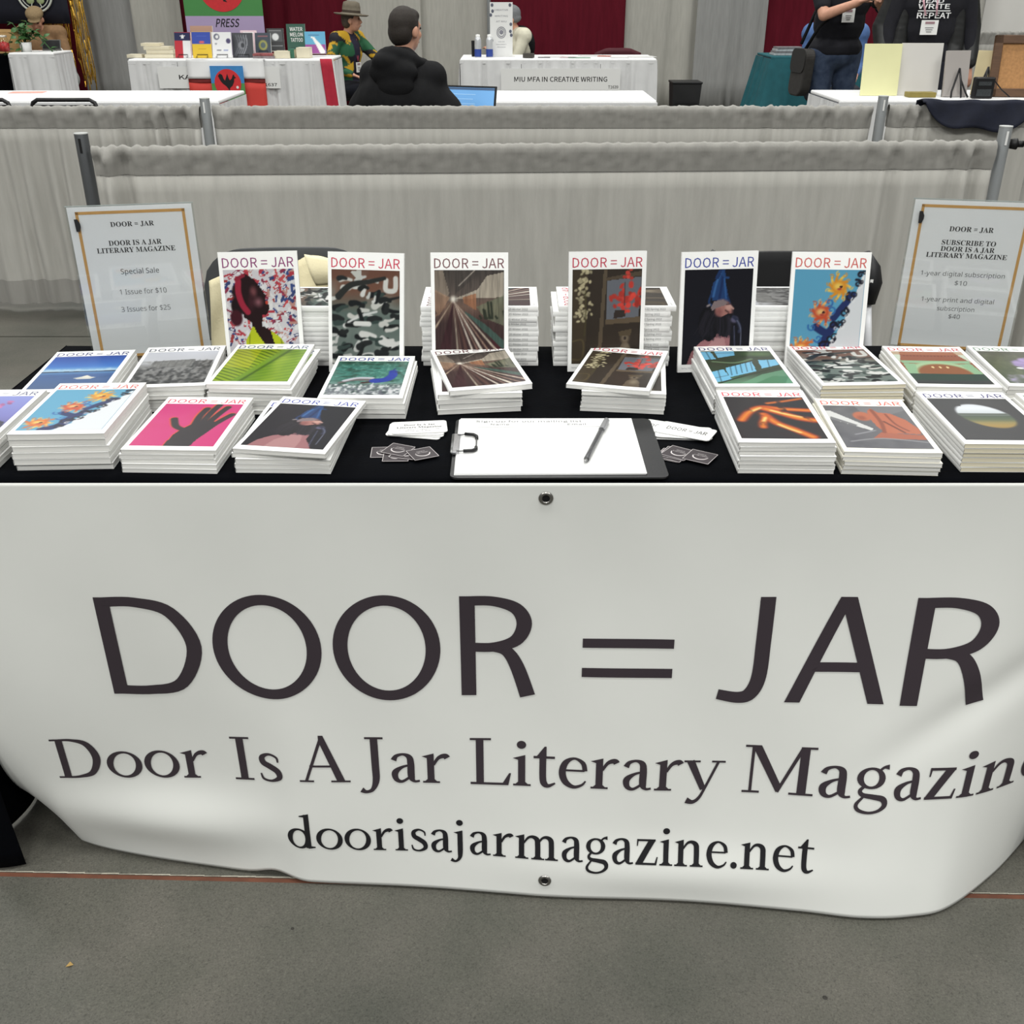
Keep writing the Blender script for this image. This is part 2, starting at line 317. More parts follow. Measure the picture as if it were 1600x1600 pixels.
def sans_glyph(c,x0,x1,vb,vc):
    g=G()
    if c=='D': g.R(0,0,.125,1).S((.06,.953,.094),(.33,.953,.094),(.61,.855,.112),(.765,.51,.128),(.61,.135,.112),(.33,.047,.094),(.06,.047,.094))
    elif c=='O': g.O(.4625,.5,.399,.4565,.127,.097,72)
    elif c=='R': g.R(0,0,.128,1).S((.06,.953,.094),(.28,.953,.094),(.47,.885,.112),(.54,.735,.128),(.47,.565,.112),(.28,.492,.092),(.06,.492,.092)).S((.26,.495,.09),(.39,.455,.105),(.48,.30,.122),(.572,.0,.132))
    elif c=='J': g.S((.352,1,.13),(.352,.60,.13),(.345,.25,.13),(.285,.085,.125),(.18,.042,.108),(.0,.068,.097))
    elif c=='A': g.P((0,0),(.133,0),(.452,.93),(.366,1)).P((.366,1),(.502,1),(.857,0),(.717,0)).R(.2,.295,.66,.385)
    v=g.v; lo=min(p[0] for p in v);hi=max(p[0] for p in v);yl=min(p[1] for p in v);yh=max(p[1] for p in v)
    on_banner('banner_letter',[(x0+(p[0]-lo)/(hi-lo)*(x1-x0),vb+(vc-vb)*(p[1]-yl)/(yh-yl)) for p in v],g.f,INK)
for c,x0,x1,vb,vc in (('D',-.639,-.487,.5085,.258),('O',-.4694,-.2996,.5115,.2545),('O',-.2812,-.1126,.511,.2545),('R',-.081,.0366,.504,.257),('J',.325,.4019,.5045,.253),('A',.4334,.5909,.500,.253),('R',.617,.7597,.507,.252)): sans_glyph(c,x0,x1,vb,vc)
for a,c in ((.3557,.3775),(.4258,.4478)): on_banner('banner_letter',[(.110,a),(.2525,a),(.2525,c),(.110,c)],[(0,1,2,3)],INK)
for w,x0,x1 in (('Door',-.7625,-.5095),('Is',-.468,-.3866),('A',-.358,-.2724),('Jar',-.2576,-.1031),('Literary',-.0695,.3508),('Magazine',.3814,.914)): serif_word(w,x0,x1,.7235,.6065,INK,'banner_word',{'Door':(.027,.010),'Is':(.009,.006)}.get(w,(0,0)))
serif_word('doorisajarmagazine.net',-.3902,.5123,.9035,.814,INK2,'banner_word')
for X,v in ((.0493,.0327),(.0552,.955)):
    p=bpt(X,v,.0015); n=(bpt(X,v,.01)-bpt(X,v,0)).normalized(); q=n.to_track_quat('Z','Y').to_matrix().to_4x4(); mt=Matrix.Translation(p)@q
    g=MB().lathe([(.0056,-.0005),(.0056,.0014),(.0072,.0022),(.0092,.0020),(.0108,.0002)],n=24); g.v=[tuple(mt@Vector(k)) for k in g.v]
    o=g.build('grommet',M('grommet_steel',(150,148,144),.28,.05,20,metal=1),bn,True); recalc(o.data)
    h=MB().lathe([(.0001,.0004),(.0058,.0004)],n=20); h.v=[tuple(mt@Vector(k)) for k in h.v]; h.build('grommet_hole',M('hole_black',(8,8,9),.9),o)
# ------------------------------------------------------------------ folding table and its black cloth
TX0,TX1,TY0,TY1=-.885,.968,1.346,1.972
tb=thing('folding_table','folding table under the black cloth, its grey foot bar showing at lower left','table',((TX0+TX1)/2,(TY0+TY1)/2,0))
hw,hd=(TX1-TX0)/2-.012,(TY1-TY0)/2-.012
MB().box((0,0,.715),(2*hw,2*hd,.042)).build('tabletop',M('table_plastic',(205,203,196),.5),tb,bevel=.008)
GM=M('table_steel',(168,168,166),.35,.05,10,metal=.3)
for s in (-1,1):
    x=s*(hw-.045)
    for t in (-1,1): MB().cyl((x,t*.17,.69),(x,t*.18,.03),.014).build('leg',GM,tb)
    MB().tube([(x,-.225,.014),(x,-.20,.02),(x,.20,.02),(x,.225,.014)],.0135).build('foot_bar',GM,tb,True)
    MB().cyl((x,-.18,.36),(x,.18,.36),.009).build('cross_brace',GM,tb)
tc=thing('tablecloth','black tablecloth covering the magazine table and dropping at its left end','tablecloth',(0,0,0))
def prof(w):
    # front drop, over the top, down the back
    pts=[(TY0-.001,.60),(TY0-.001,.725),(TY0+.001,.7345),(TY0+.006,TZ),(TY0+.05,TZ)]+[(TY0+.05+(TY1-TY0-.10)*k/24,TZ) for k in range(1,25)]+[(TY1-.004,TZ),(TY1+.002,.736),(TY1+.004,.70),(TY1+.012,.45),(TY1+.02,.06)]
    return pts[min(len(pts)-1,round(w*(len(pts)-1)))]
def ctop(u,w):
    y,z=prof(w); x=TX0+(TX1-TX0)*u
    if z==TZ: z+=.0006*math.sin(31*y+3*x)+.0005*math.sin(57*y-7*x+1)-.0002
    elif y>1.9: y+=.02*math.sin(19*x)*(TZ-z)
    return (x,y,z)
MB().grid(150,34,ctop).build('cloth_top',CLOTH,tc,True)
for s,X in ((-1,TX0),(1,TX1)):
    def side(u,w,s=s,X=X):
        d=w*w; z=TZ-w*(TZ-.006); c=.14
        ax,ay=X-s*(.002+.031*d),TY0-.010-.014*d; bx,by=X+s*(.003+.050*d),TY0-.010-.020*d
        if u<c: k=u/c; return (ax+(bx-ax)*k,ay+(by-ay)*k-.006*d*math.sin(math.pi*k),z)
        k=(u-c)/(1-c); y=by+(TY1-by)*k
        return (X+s*(.003+d*(.040+.020*math.sin(4*math.pi*k+1.6)-.010*k)),y,z)
    MB().grid(60,26,side).build('side_drop',CLOTH,tc,True,solid=.0015)
# ------------------------------------------------------------------ printed cover pictures, painted point by point
class Art:
    def __init__(s,w=84,h=114,seed=1):
        s.w,s.h=w,h; s.U,s.V=np.meshgrid(np.linspace(0,1,w),np.linspace(0,1,h)); s.a=np.ones((h,w,3)); s.r=np.random.RandomState(seed); s.asp=h/w
    def mix(s,m,c):
        c=np.asarray(c,float) if not isinstance(c,np.ndarray) else c
        s.a=s.a*(1-m[...,None])+c*m[...,None]; return s
    def fill(s,c): s.a[:]=c; return s
    def grad(s,stops,axis='v',m=None):
        t=s.V if axis=='v' else s.U if axis=='u' else axis
        k=[q[0] for q in stops]; c=np.stack([np.interp(t,k,[q[1][i] for q in stops]) for i in range(3)],-1)
        s.a=c if m is None else s.a*(1-m[...,None])+c*m[...,None]; return s
    def em(s,cx,cy,rx,ry,rot=0,soft=.15):
        x,y=s.U-cx,(s.V-cy); ca,sa=math.cos(rot),math.sin(rot); X=x*ca+y*s.asp*sa; Y=-x*sa+y*s.asp*ca
        d=np.sqrt((X/rx)**2+(Y/(ry*s.asp))**2); return np.clip((1+soft-d)/(2*soft),0,1)
    def ell(s,cx,cy,rx,ry,c,rot=0,soft=.15): return s.mix(s.em(cx,cy,rx,ry,rot,soft),c)
    def pm(s,p):
        m=np.zeros(s.U.shape,bool); n=len(p)
        for i in range(n):
            (x0,y0),(x1,y1)=p[i],p[(i+1)%n]
            if y0==y1: continue
            c=((y0>s.V)!=(y1>s.V))&(s.U<(x1-x0)*(s.V-y0)/(y1-y0)+x0); m^=c
        return m.astype(float)
    def poly(s,p,c,k=1): return s.mix(s.pm(p)*k,c)
    def line(s,p,w,c,k=1,soft=.008):
        q=crm([(x,y,0) for x,y in p],5) if len(p)>2 else [(x,y,0) for x,y in p]; d=np.full(s.U.shape,9.)
        ws=w if isinstance(w,(list,tuple)) else (w,w); n=len(q)-1
        M_=np.zeros(s.U.shape)
        for i in range(n):
            x0,y0=q[i][0],q[i][1]*s.asp; x1,y1=q[i+1][0],q[i+1][1]*s.asp; dx,dy=x1-x0,y1-y0; L=dx*dx+dy*dy+1e-12
            t=np.clip(((s.U-x0)*dx+(s.V*s.asp-y0)*dy)/L,0,1); d=np.hypot(s.U-x0-t*dx,s.V*s.asp-y0-t*dy)
            ww=ws[0]+(ws[1]-ws[0])*(i+t)/n; M_=np.maximum(M_,np.clip((ww/2+soft-d)/(2*soft),0,1))
        return s.mix(M_*k,c)
    def noise(s,fx,fy,seed=0,oc=3):
        o=np.zeros(s.U.shape); amp=1;tot=0
        for k in range(oc):
            nx,ny=int(fx*2**k)+2,int(fy*2**k)+2; g=np.random.RandomState(seed*31+k).rand(ny+1,nx+1)
            x,y=s.U*(nx-1),s.V*(ny-1); i,j=x.astype(int),y.astype(int); fx_,fy_=x-i,y-j; fx_=fx_*fx_*(3-2*fx_); fy_=fy_*fy_*(3-2*fy_)
            o+=amp*((g[j,i]*(1-fx_)+g[j,i+1]*fx_)*(1-fy_)+(g[j+1,i]*(1-fx_)+g[j+1,i+1]*fx_)*fy_); tot+=amp; amp*=.5
        return o/tot
    def swirl(s,x,y,r,c,w=.02,turn=1.6,dirn=1,a0=0):
        p=[(x+r*(1-.75*t)*math.cos(a0+dirn*turn*2*math.pi*t*.6),y+r*(1-.75*t)*math.sin(a0+dirn*turn*2*math.pi*t*.6)/s.asp) for t in np.linspace(0,1,9)]
        return s.line(p,(w,w*.6),c)
def C(*c): return np.array([*c],float)
def art_girl():
    a=Art(seed=3).fill(C(225,222,228)); pal=[C(60,80,140),C(190,60,75),C(210,85,90),C(240,238,240),C(55,70,120),C(200,150,140),C(150,50,80),C(245,244,246),C(170,60,60)]
    for i in range(330):
        x,y=a.r.rand(2); w,h=.035+.03*a.r.rand(),.012+.012*a.r.rand(); t=a.r.rand()*3.14; k=pal[a.r.randint(len(pal))]
        q=[(x+(p*w*math.cos(t)-r*h*math.sin(t)),y+(p*w*math.sin(t)+r*h*math.cos(t))/a.asp) for p,r in ((-1,-1),(1,-1),(1,1),(-1,1))]; a.poly(q,k,.95)
        if i%3==0: a.poly([(x+(u-x)*.5,y+(v-y)*.5) for u,v in q],C(235,235,240))
    D=C(38,18,22)
    a.ell(.16,.62,.09,.10,C(28,14,18)).ell(.13,.50,.085,.085,C(70,22,34)).ell(.20,.77,.10,.09,D)
    a.poly([(.20,.93),(.30,.96),(.42,.90),(.52,.80),(.57,.73),(.56,.68),(.61,.62),(.60,.57),(.55,.52),(.50,.53),(.49,.40),(.62,.30),(.62,.12),(.40,.12),(.34,.36),(.34,.45),(.24,.50),(.19,.64),(.16,.80)],D)
    a.line([(.20,.88),(.19,.76),(.23,.64),(.30,.56)],.085,C(168,42,66)).line([(.17,.90),(.28,.94)],.05,C(150,40,60))
    a.ell(.40,.77,.045,.05,C(120,70,75),soft=.6).ell(.36,.66,.04,.07,C(66,30,38),soft=.7).ell(.46,.66,.05,.04,C(140,90,100),soft=.8).ell(.58,.655,.022,.02,C(205,75,60))
    Y=C(196,208,40)
    a.poly([(.34,.40),(.30,.34),(.24,.26),(.22,0),(.80,0),(.82,.16),(.74,.28),(.58,.37),(.66,.14),(.60,.13),(.50,.24),(.38,.40)],Y)
    a.poly([(.36,.42),(.52,.40),(.60,.36),(.66,.16),(.60,.14),(.50,.22),(.40,.34)],D)
    a.poly([(.28,0),(.30,.14),(.37,.15),(.46,.10),(.44,0)],C(24,14,18))
    for p in ([(.30,.32),(.28,.2),(.26,.08)],[(.74,.26),(.76,.14),(.78,.02)],[(.52,.16),(.56,.08),(.54,0)],[(.66,.2),(.68,.1),(.66,0)]): a.line(p,.012,C(120,130,20))
    return a.a
def art_camo():
    a=Art(seed=5); n=a.noise(3,4,2); a.grad([(0,C(120,130,125)),(.55,C(96,112,106)),(.8,C(120,82,66)),(1,C(110,74,60))]); a.mix(np.clip((n-.5)*3,0,1)*.5,C(150,158,150))
    pal=[C(214,214,208),C(30,34,34),C(226,226,222),C(22,26,28),C(58,74,70),C(206,208,204),C(36,40,40)]
    for i in range(104):
        x,y=a.r.rand()*1.0,a.r.rand()*.93; k=pal[i%7]; l=.03+.07*a.r.rand(); w=.04+.07*a.r.rand(); t=a.r.choice([.1,-.15,.4,.0,1.2,.25])
        if y>.72 and i%2: continue
        a.line([(x-l*math.cos(t),y-l*math.sin(t)/a.asp),(x,y+.012*a.r.randn()),(x+l*math.cos(t),y+l*math.sin(t)/a.asp)],(w,w*.6),k)
    a.poly([(.28,.98),(.44,1),(.45,.90),(.42,.86),(.34,.86),(.36,.92)],C(205,206,200)).line([(.80,.90),(.80,.80),(.93,.80),(.94,.92)],.07,C(222,222,216)).line([(.10,.72),(.28,.84),(.55,.88),(.78,.92)],(.10,.05),C(44,46,44))
    a.line([(.24,.45),(.42,.52),(.66,.57)],.03,C(225,226,224)).line([(.22,.42),(.44,.44),(.40,.58)],.06,C(24,28,28)).line([(.35,.44),(.55,.44)],.07,C(236,236,232))
    return a.a
def art_streak():
    a=Art(seed=7); a.grad([(0,C(58,38,40)),(.45,C(70,52,50)),(.62,C(120,96,84)),(.75,C(96,86,80)),(1,C(70,64,60))]); cx,cy=.27,.70
    a.poly([(1,.98),(1,.72),(cx,cy),(.62,.80),(.75,.94)],C(196,186,168),.8).poly([(0,1),(.12,1),(cx-.06,cy+.06),(cx-.10,cy+.02),(0,.78)],C(160,146,130),.7).poly([(.3,1),(.7,1),(cx+.02,cy+.05)],C(74,68,64),.8)
    a.poly([(.40,.72),(.60,.76),(.60,.58),(.42,.66)],C(160,110,80),.85).poly([(.0,.60),(.0,.80),(cx-.05,cy+.02),(.05,.52)],C(176,140,112),.6).poly([(.6,.62),(1,.74),(1,.42),(.72,.50)],C(120,128,104),.7)
    for i in range(9): x=.62+.38*a.r.rand(); a.line([(x,.68-.2*a.r.rand()),(x+.02,.50)],.03,C(46,52,40))
    a.poly([(.42,.58),(.72,.44),(1,.26),(1,.14),(.80,.30),(.44,.55)],C(70,92,84)).poly([(.80,.30),(1,.16),(1,0),(.86,.18)],C(74,36,42))
    for x,k,w in ((.10,C(62,36,40),.20),(.34,C(180,168,150),.03),(.39,C(96,74,68),.05),(.50,C(92,66,60),.06),(.62,C(214,204,190),.035),(.72,C(140,110,98),.03),(.80,C(226,216,200),.045),(.92,C(160,132,116),.03),(1.08,C(205,190,172),.04)):
        a.line([(cx,cy-.02),(x,0)],(.004,w),k)
    a.line([(cx,cy),(0,.40)],(.004,.03),C(170,150,130)).line([(cx,cy),(.0,.52)],(.004,.02),C(140,110,90)).line([(.35,.84),(.58,1)],.012,C(190,180,168))
    a.ell(cx,cy,.05,.03,C(214,208,196),soft=.6); n=a.noise(60,6,4,2); a.a*=(.82+.36*n)[...,None]; return np.clip(a.a,0,255)
def art_flowers():
    a=Art(seed=9).fill(C(60,52,44)); n=a.noise(4,6,3); a.mix(np.clip(n-.3,0,1)*.4,C(40,34,30))
    a.poly([(0,0),(.20,0),(.22,1),(0,1)],C(72,62,48)).poly([(.37,0),(.43,0),(.50,1),(.45,1)],C(98,86,70)).poly([(.50,.46),(.97,.50),(1,.92),(.50,.88)],C(112,116,124)).poly([(.49,.42),(1,.44),(1,.50),(.49,.47)],C(104,90,72)).poly([(.49,.88),(1,.93),(1,.98),(.49,.91)],C(90,78,64))
    for i in range(64):
        t=a.r.rand(); x=.16+.09*a.r.randn()*.7-.05*t*(1-t)*2; y=.44+.56*t; a.ell(x,y,.022+.014*a.r.rand(),.010+.006*a.r.rand(),C(196,186,150)*(.8+.3*a.r.rand()),rot=a.r.rand()*3,soft=.3)
    a.line([(.19,.78),(.20,.50),(.18,.30)],.012,C(80,76,48))
    for i in range(42):
        x,y=.76+.15*a.r.randn(),.72+.055*a.r.randn()-.02; a.ell(min(max(x,.56),1),min(max(y,.56),.85),.03+.025*a.r.rand(),.015+.014*a.r.rand(),C(214,72,62)*(.72+.4*a.r.rand()),rot=a.r.rand()*3,soft=.25)
    for i in range(8): a.ell(.80+.05*a.r.randn(),.95+.02*a.r.randn(),.03,.018,C(205,74,64)*(.8+.3*a.r.rand()))
    a.line([(.76,.62),(.76,.86)],.008,C(46,48,50)).poly([(.60,.48),(.78,.50),(.76,.57),(.62,.57)],C(60,52,48))
    a.ell(.78,.27,.06,.05,C(122,110,92),soft=.4).poly([(.68,0),(.70,.16),(.76,.24),(.82,.22),(.88,.14),(.90,0)],C(104,92,76)).ell(.80,.14,.05,.06,C(140,128,108),soft=.6).poly([(.68,.34),(.88,.37),(.86,.30),(.70,.29)],C(92,80,62)).ell(.78,.27,.02,.02,C(60,52,46))
    a.line([(0,.24),(.16,.25),(.15,.06),(0,.05)],.02,C(96,84,58)); return np.clip(a.a,0,255)
def art_windows():
    a=Art(seed=11).grad([(0,C(112,160,128)),(.3,C(60,78,58)),(.6,C(58,66,50)),(1,C(74,90,70))]); n=a.noise(3,3,6); a.mix(np.clip(n-.35,0,1)*.5,C(40,52,40))
    B=C(126,196,232)
    for q in ([(0,.04),(.22,.12),(.18,.42),(0,.34)],[(.20,.18),(.62,.36),(.64,.66),(.22,.46)],[(.72,.44),(1,.56),(1,.72),(.74,.70)],[(0,.72),(.16,.74),(.14,.98),(0,.98)],[(.20,.78),(.46,.86),(.48,1),(.20,1)]): a.poly(q,B)
    for i in range(5): x=.28+.08*i; a.line([(x-.03,.24+.035*i),(x+.02,.52+.035*i)],.01,C(52,74,80))
    for p in ([(.0,.16),(.2,.24)],[(.06,.06),(.10,.40)],[(.2,.92),(.46,.95)],[(.08,.72),(.08,1)],[(.84,.50),(.88,.72)]): a.line(p,.01,C(52,74,80))
    a.line([(.0,.0),(.3,.16),(.72,.36),(1,.46)],.03,C(44,50,36)).poly([(.3,0),(1,0),(1,.40),(.66,.26)],C(110,166,130),.8).poly([(.5,0),(.9,.0),(1,.2),(.8,.22)],C(70,128,90),.7).line([(.10,.66),(.4,.62),(.66,.74)],.05,C(120,150,112),.7).ell(.8,.9,.18,.07,C(96,124,80),soft=.6); return np.clip(a.a,0,255)
def art_swirl():
    a=Art(seed=13).fill(C(98,170,204)); W=C(232,236,240)
    a.poly([(1,1),(1,0),(.42,0),(.50,.10),(.58,.16),(.56,.24),(.66,.34),(.72,.44),(.78,.52),(.76,.60),(.86,.70),(.92,.84),(.98,.96)],W)
    for p,w in (([(.30,.02),(.45,.10),(.50,.22)],.13),([(.36,.40),(.52,.34),(.62,.42)],.11),([(.60,.50),(.70,.60),(.84,.74)],.10),([(.44,.24),(.58,.36)],.08)): a.line(p,w,C(36,52,104))
    for x,y,r,d,t in ((.60,.42,.05,1,0),(.74,.56,.06,-1,1),(.82,.72,.06,1,2),(.90,.86,.05,-1,2),(.48,.20,.06,1,1),(.58,.28,.06,-1,0),(.70,.44,.05,1,3),(.44,.08,.05,-1,2),(.93,.95,.035,1,1)):
        a.swirl(x,y,r*1.15,C(28,28,44),.036,1.6,d,t); a.swirl(x+.05,y+.02,r*.8,C(24,24,34),.02,1.6,-d,t+1); a.swirl(x+.04,y-.035,r*.6,C(246,248,250),.016,1.6,d,t)
    for x,y,k,m in ((.64,.82,C(226,150,46),C(246,206,96)),(.42,.55,C(206,84,52),C(240,190,120)),(.18,.17,C(220,116,56),C(246,206,110))):
        for i in range(11):
            t=i*.571; q=.125+.05*a.r.rand(); X,Y=x+q*math.cos(t),y+q*math.sin(t)/a.asp*1.1
            a.line([(x,y),(x+q*.6*math.cos(t+.3),y+q*.6*math.sin(t+.3)/a.asp),(X,Y)],(.065,.022),(k if i%2 else m)); a.swirl(X,Y,.035,k if i%3 else m,.014,1.5,1 if i%2 else -1,t)
        a.ell(x,y,.115,.075,k,soft=.25).ell(x-.01,y+.01,.06,.035,m,soft=.5).ell(x+.03,y+.005,.022,.014,C(70,36,36)).ell(x+.01,y-.02,.03,.012,C(176,70,60),soft=.5)
    for x,y in ((.52,.66),(.30,.40),(.40,.28),(.56,.58)): a.swirl(x,y,.06,C(52,110,176),.026,1.6,1,x*9)
    return np.clip(a.a,0,255)
def art_beard():
    a=Art(seed=15).fill(C(20,20,29)); D=C(13,12,17)
    a.poly([(.53,1),(.58,1),(.60,.93),(.60,.86),(.63,.78),(.66,.66),(.42,.68),(.39,.76),(.42,.86),(.50,.93)],C(34,66,116)).line([(.53,.98),(.47,.86),(.43,.72)],.03,C(60,108,166)).line([(.56,.92),(.54,.80),(.52,.70)],.035,C(24,46,92)).line([(.58,.90),(.60,.80),(.62,.70)],.022,C(50,96,156)).line([(.54,.98),(.58,.92),(.64,.91)],.03,C(36,72,124)).poly([(.44,.90),(.50,1),(.55,1),(.50,.90)],C(28,54,100)).line([(.40,.74),(.37,.66),(.42,.62)],.03,C(30,58,104)).line([(.64,.72),(.68,.64),(.67,.58)],.025,C(26,50,92))
    a.poly([(.08,0),(.13,.12),(.24,.22),(.40,.31),(.60,.34),(.70,.30),(.70,.20),(.78,.10),(.84,0)],C(164,112,116)).poly([(.28,.0),(.34,.16),(.48,.28),(.62,.28),(.66,.14),(.66,0)],C(188,142,142),.8)
    a.poly([(.30,.60),(.24,.52),(.22,.40),(.26,.28),(.40,.24),(.50,.30),(.52,.46),(.48,.60)],D)
    for i in range(50): x=.24+.22*a.r.rand(); a.line([(x+.08,.58-.05*a.r.rand()),(x,.42),(x+.05*a.r.randn(),.24+.12*a.r.rand())],.010,C(27,25,33) if i%3 else C(44,41,50),.7)
    a.ell(.59,.585,.145,.085,C(176,122,114),rot=-.75,soft=.2).poly([(.40,.60),(.44,.665),(.58,.685),(.66,.64),(.60,.62),(.50,.60),(.42,.57)],C(138,122,124)).line([(.38,.63),(.35,.62)],.03,C(150,140,142))
    a.ell(.66,.60,.05,.028,C(206,160,148),rot=-.6,soft=.4).line([(.68,.62),(.735,.585)],.022,C(214,170,158)).line([(.62,.57),(.67,.545)],.018,C(70,44,46)).line([(.63,.63),(.68,.635)],.014,C(60,42,46)).ell(.52,.55,.05,.04,C(150,96,92),soft=.5)
    a.poly([(.46,.50),(.56,.50),(.64,.53),(.72,.54),(.76,.46),(.74,.36),(.66,.28),(.54,.30),(.46,.40)],C(24,22,28))
    for i in range(18): x=.50+.20*a.r.rand(); a.line([(x,.48+.04*a.r.rand()),(x+.04*a.r.rand(),.38),(x+.03*a.r.randn(),.28)],.007,C(52,49,62),.5)
    a.ell(.76,.47,.055,.035,C(96,92,118),soft=.3).line([(.74,.50),(.80,.46),(.85,.38),(.84,.34)],.045,C(48,52,74)).line([(.80,.46),(.86,.36),(.87,.10)],.010,C(124,128,150)).line([(.76,.40),(.78,.2),(.80,.06)],.010,C(100,104,132)); return np.clip(a.a,0,255)
def art_lake():
    a=Art(seed=17).grad([(0,C(66,96,140)),(.40,C(58,98,156)),(.50,C(96,150,200)),(.53,C(150,196,226)),(.66,C(54,120,204)),(1,C(18,72,170))])
    n=a.noise(14,5,3); m=((a.V>.50)&(a.V<.585+.05*(n-.5))).astype(float); a.mix(m*.75*n,C(224,236,244)); a.mix(((a.V>.485)&(a.V<.515+.02*(n-.5))).astype(float),C(40,62,92))
    a.poly([(.50,.30),(.56,.27),(.74,.27),(.79,.31),(.72,.33),(.66,.38),(.60,.34)],C(238,234,220)); a.mix((a.V<.45)*np.clip(a.noise(6,26,5)-.5,0,1)*.9,C(40,72,120)); return a.a
def art_bldg():
    a=Art(seed=19).grad([(0,C(70,70,70)),(.5,C(120,120,120)),(.68,C(206,208,214)),(1,C(216,218,228))]); n=a.noise(20,18,2)
    a.poly([(.14,.50),(.16,.70),(.72,.74),(.74,.68),(.98,.70),(1,.46)],C(120,120,118)).poly([(.72,.46),(.72,.67),(.97,.68),(.98,.44)],C(74,74,74)); m=(a.V<.72).astype(float); a.mix(m*np.clip((n-.45)*2.6,0,1),C(150,150,148)); a.mix((a.V<.52)*np.clip((.55-n)*2.6,0,1),C(44,44,44))
    for i in range(8): a.line([(.18+.1*i,.52),(.19+.1*i,.72)],.012,C(78,78,78),.6)
    return np.clip(a.a,0,255)
def art_leaf():
    a=Art(seed=21).grad([(0,C(92,132,28)),(1,C(136,172,40))],'u'); d=a.U-.30-.42*a.V
    sn=np.sin((a.V*1.0+a.U*.55)*78+3*a.noise(3,3,2)); sr=np.sin((a.V-a.U*.38)*66)
    L=d<-.05; Rr=d>.05; a.mix(L*1.0,C(150,176,34)); a.mix(L*np.clip(sn,0,1)*.85,C(58,92,18)); a.mix(L*(a.V>.4)*.35*(a.U<.35),C(220,206,40)); a.mix(Rr*np.clip(sr,0,1)*.6,C(84,132,30)); a.mix(Rr*np.clip(a.noise(3,2,5)-.4,0,1)*.9,C(196,214,70))
    m=np.exp(-(d/.07)**2); a.mix(m*.75,C(120,160,40)); a.mix(np.exp(-((d-.06)/.03)**2)*.7,C(52,84,18)); return np.clip(a.a,0,255)
def art_peacock():
    a=Art(seed=23).grad([(0,C(160,164,168)),(.28,C(130,150,146)),(.42,C(70,130,118)),(.8,C(60,124,112)),(1,C(56,104,84))]); n=a.noise(26,24,3); n2=a.noise(9,22,6); a.mix(np.clip((n-.5)*3,0,1)*.7,C(120,178,164)); a.mix(np.clip((.48-n2)*4,0,1)*.7,C(34,62,50)); a.mix((a.V<.3)*np.clip((n-.45)*4,0,1),C(222,222,226)); a.mix((a.V<.3)*np.clip((.5-n)*4,0,1)*.6,C(80,80,96))
    a.line([(.14,.34),(.30,.42),(.52,.44),(.66,.40)],(.05,.15),C(112,104,104)).line([(.2,.40),(.36,.48),(.56,.48)],.07,C(196,196,204)).line([(.46,.34),(.6,.38)],.07,C(70,52,48)).line([(.62,.40),(.76,.44),(.83,.56),(.82,.66)],(.17,.11),C(44,66,168)).ell(.825,.68,.06,.045,C(40,60,160)).line([(.82,.72),(.84,.78)],.02,C(38,56,120)).line([(.86,.67),(.92,.66)],.02,C(60,64,70)).line([(.6,.34),(.6,.2)],.015,C(206,206,210)); return np.clip(a.a,0,255)
def art_hand():
    a=Art(seed=25).fill(C(214,60,128)); a.mix(np.clip(a.noise(3,3,2)-.5,0,1)*.5,C(206,46,100)); D=C(52,46,50)
    def hnd(k,w,dx=0,dy=0):
        a.poly([(.40+dx,0),(.42+dx,.26+dy),(.47+dx,.40+dy),(.56+dx,.52+dy),(.76+dx,.60+dy),(.86+dx,.48+dy),(.80+dx,.30+dy),(.74+dx,.14),(.72+dx,0)],k)
        for p in ([(.58,.48),(.56,.70),(.58,.88)],[(.65,.52),(.67,.80),(.70,.97)],[(.73,.52),(.78,.76),(.83,.92)],[(.80,.46),(.88,.62),(.95,.74)],[(.50,.36),(.37,.44),(.29,.58),(.27,.62)]): a.line([(x+dx,y+dy) for x,y in p],w,k)
    hnd(C(232,92,60),.105,-.012,.008); hnd(D,.09); return a.a
def art_flame():
    a=Art(seed=27).fill(C(44,40,42)); n=a.noise(8,8,4)
    for p,w in (([(.10,.42),(.24,.62),(.42,.74),(.66,.70),(.98,.66)],.12),([(.46,.70),(.62,.60),(.80,.48),(.98,.42)],.16),([(.40,.56),(.50,.36),(.66,.22),(.84,.04)],.14),([(.42,.52),(.34,.36),(.32,.26)],.10),([(.52,.84),(.76,.90),(.96,.96)],.05)): a.line(p,w,C(190,66,32),.95,.03); a.line(p,w*.5,C(242,150,50),.9,.03)
    for p in ([(.52,.66),(.66,.58),(.84,.50)],[(.52,.32),(.62,.22),(.72,.14)],[(.28,.64),(.40,.72)],[(.36,.40),(.40,.48)]): a.line(p,.035,C(255,236,150),.95,.02)
    a.mix(np.clip((.42-n)*5,0,1)*.75,C(48,34,34)); return np.clip(a.a,0,255)
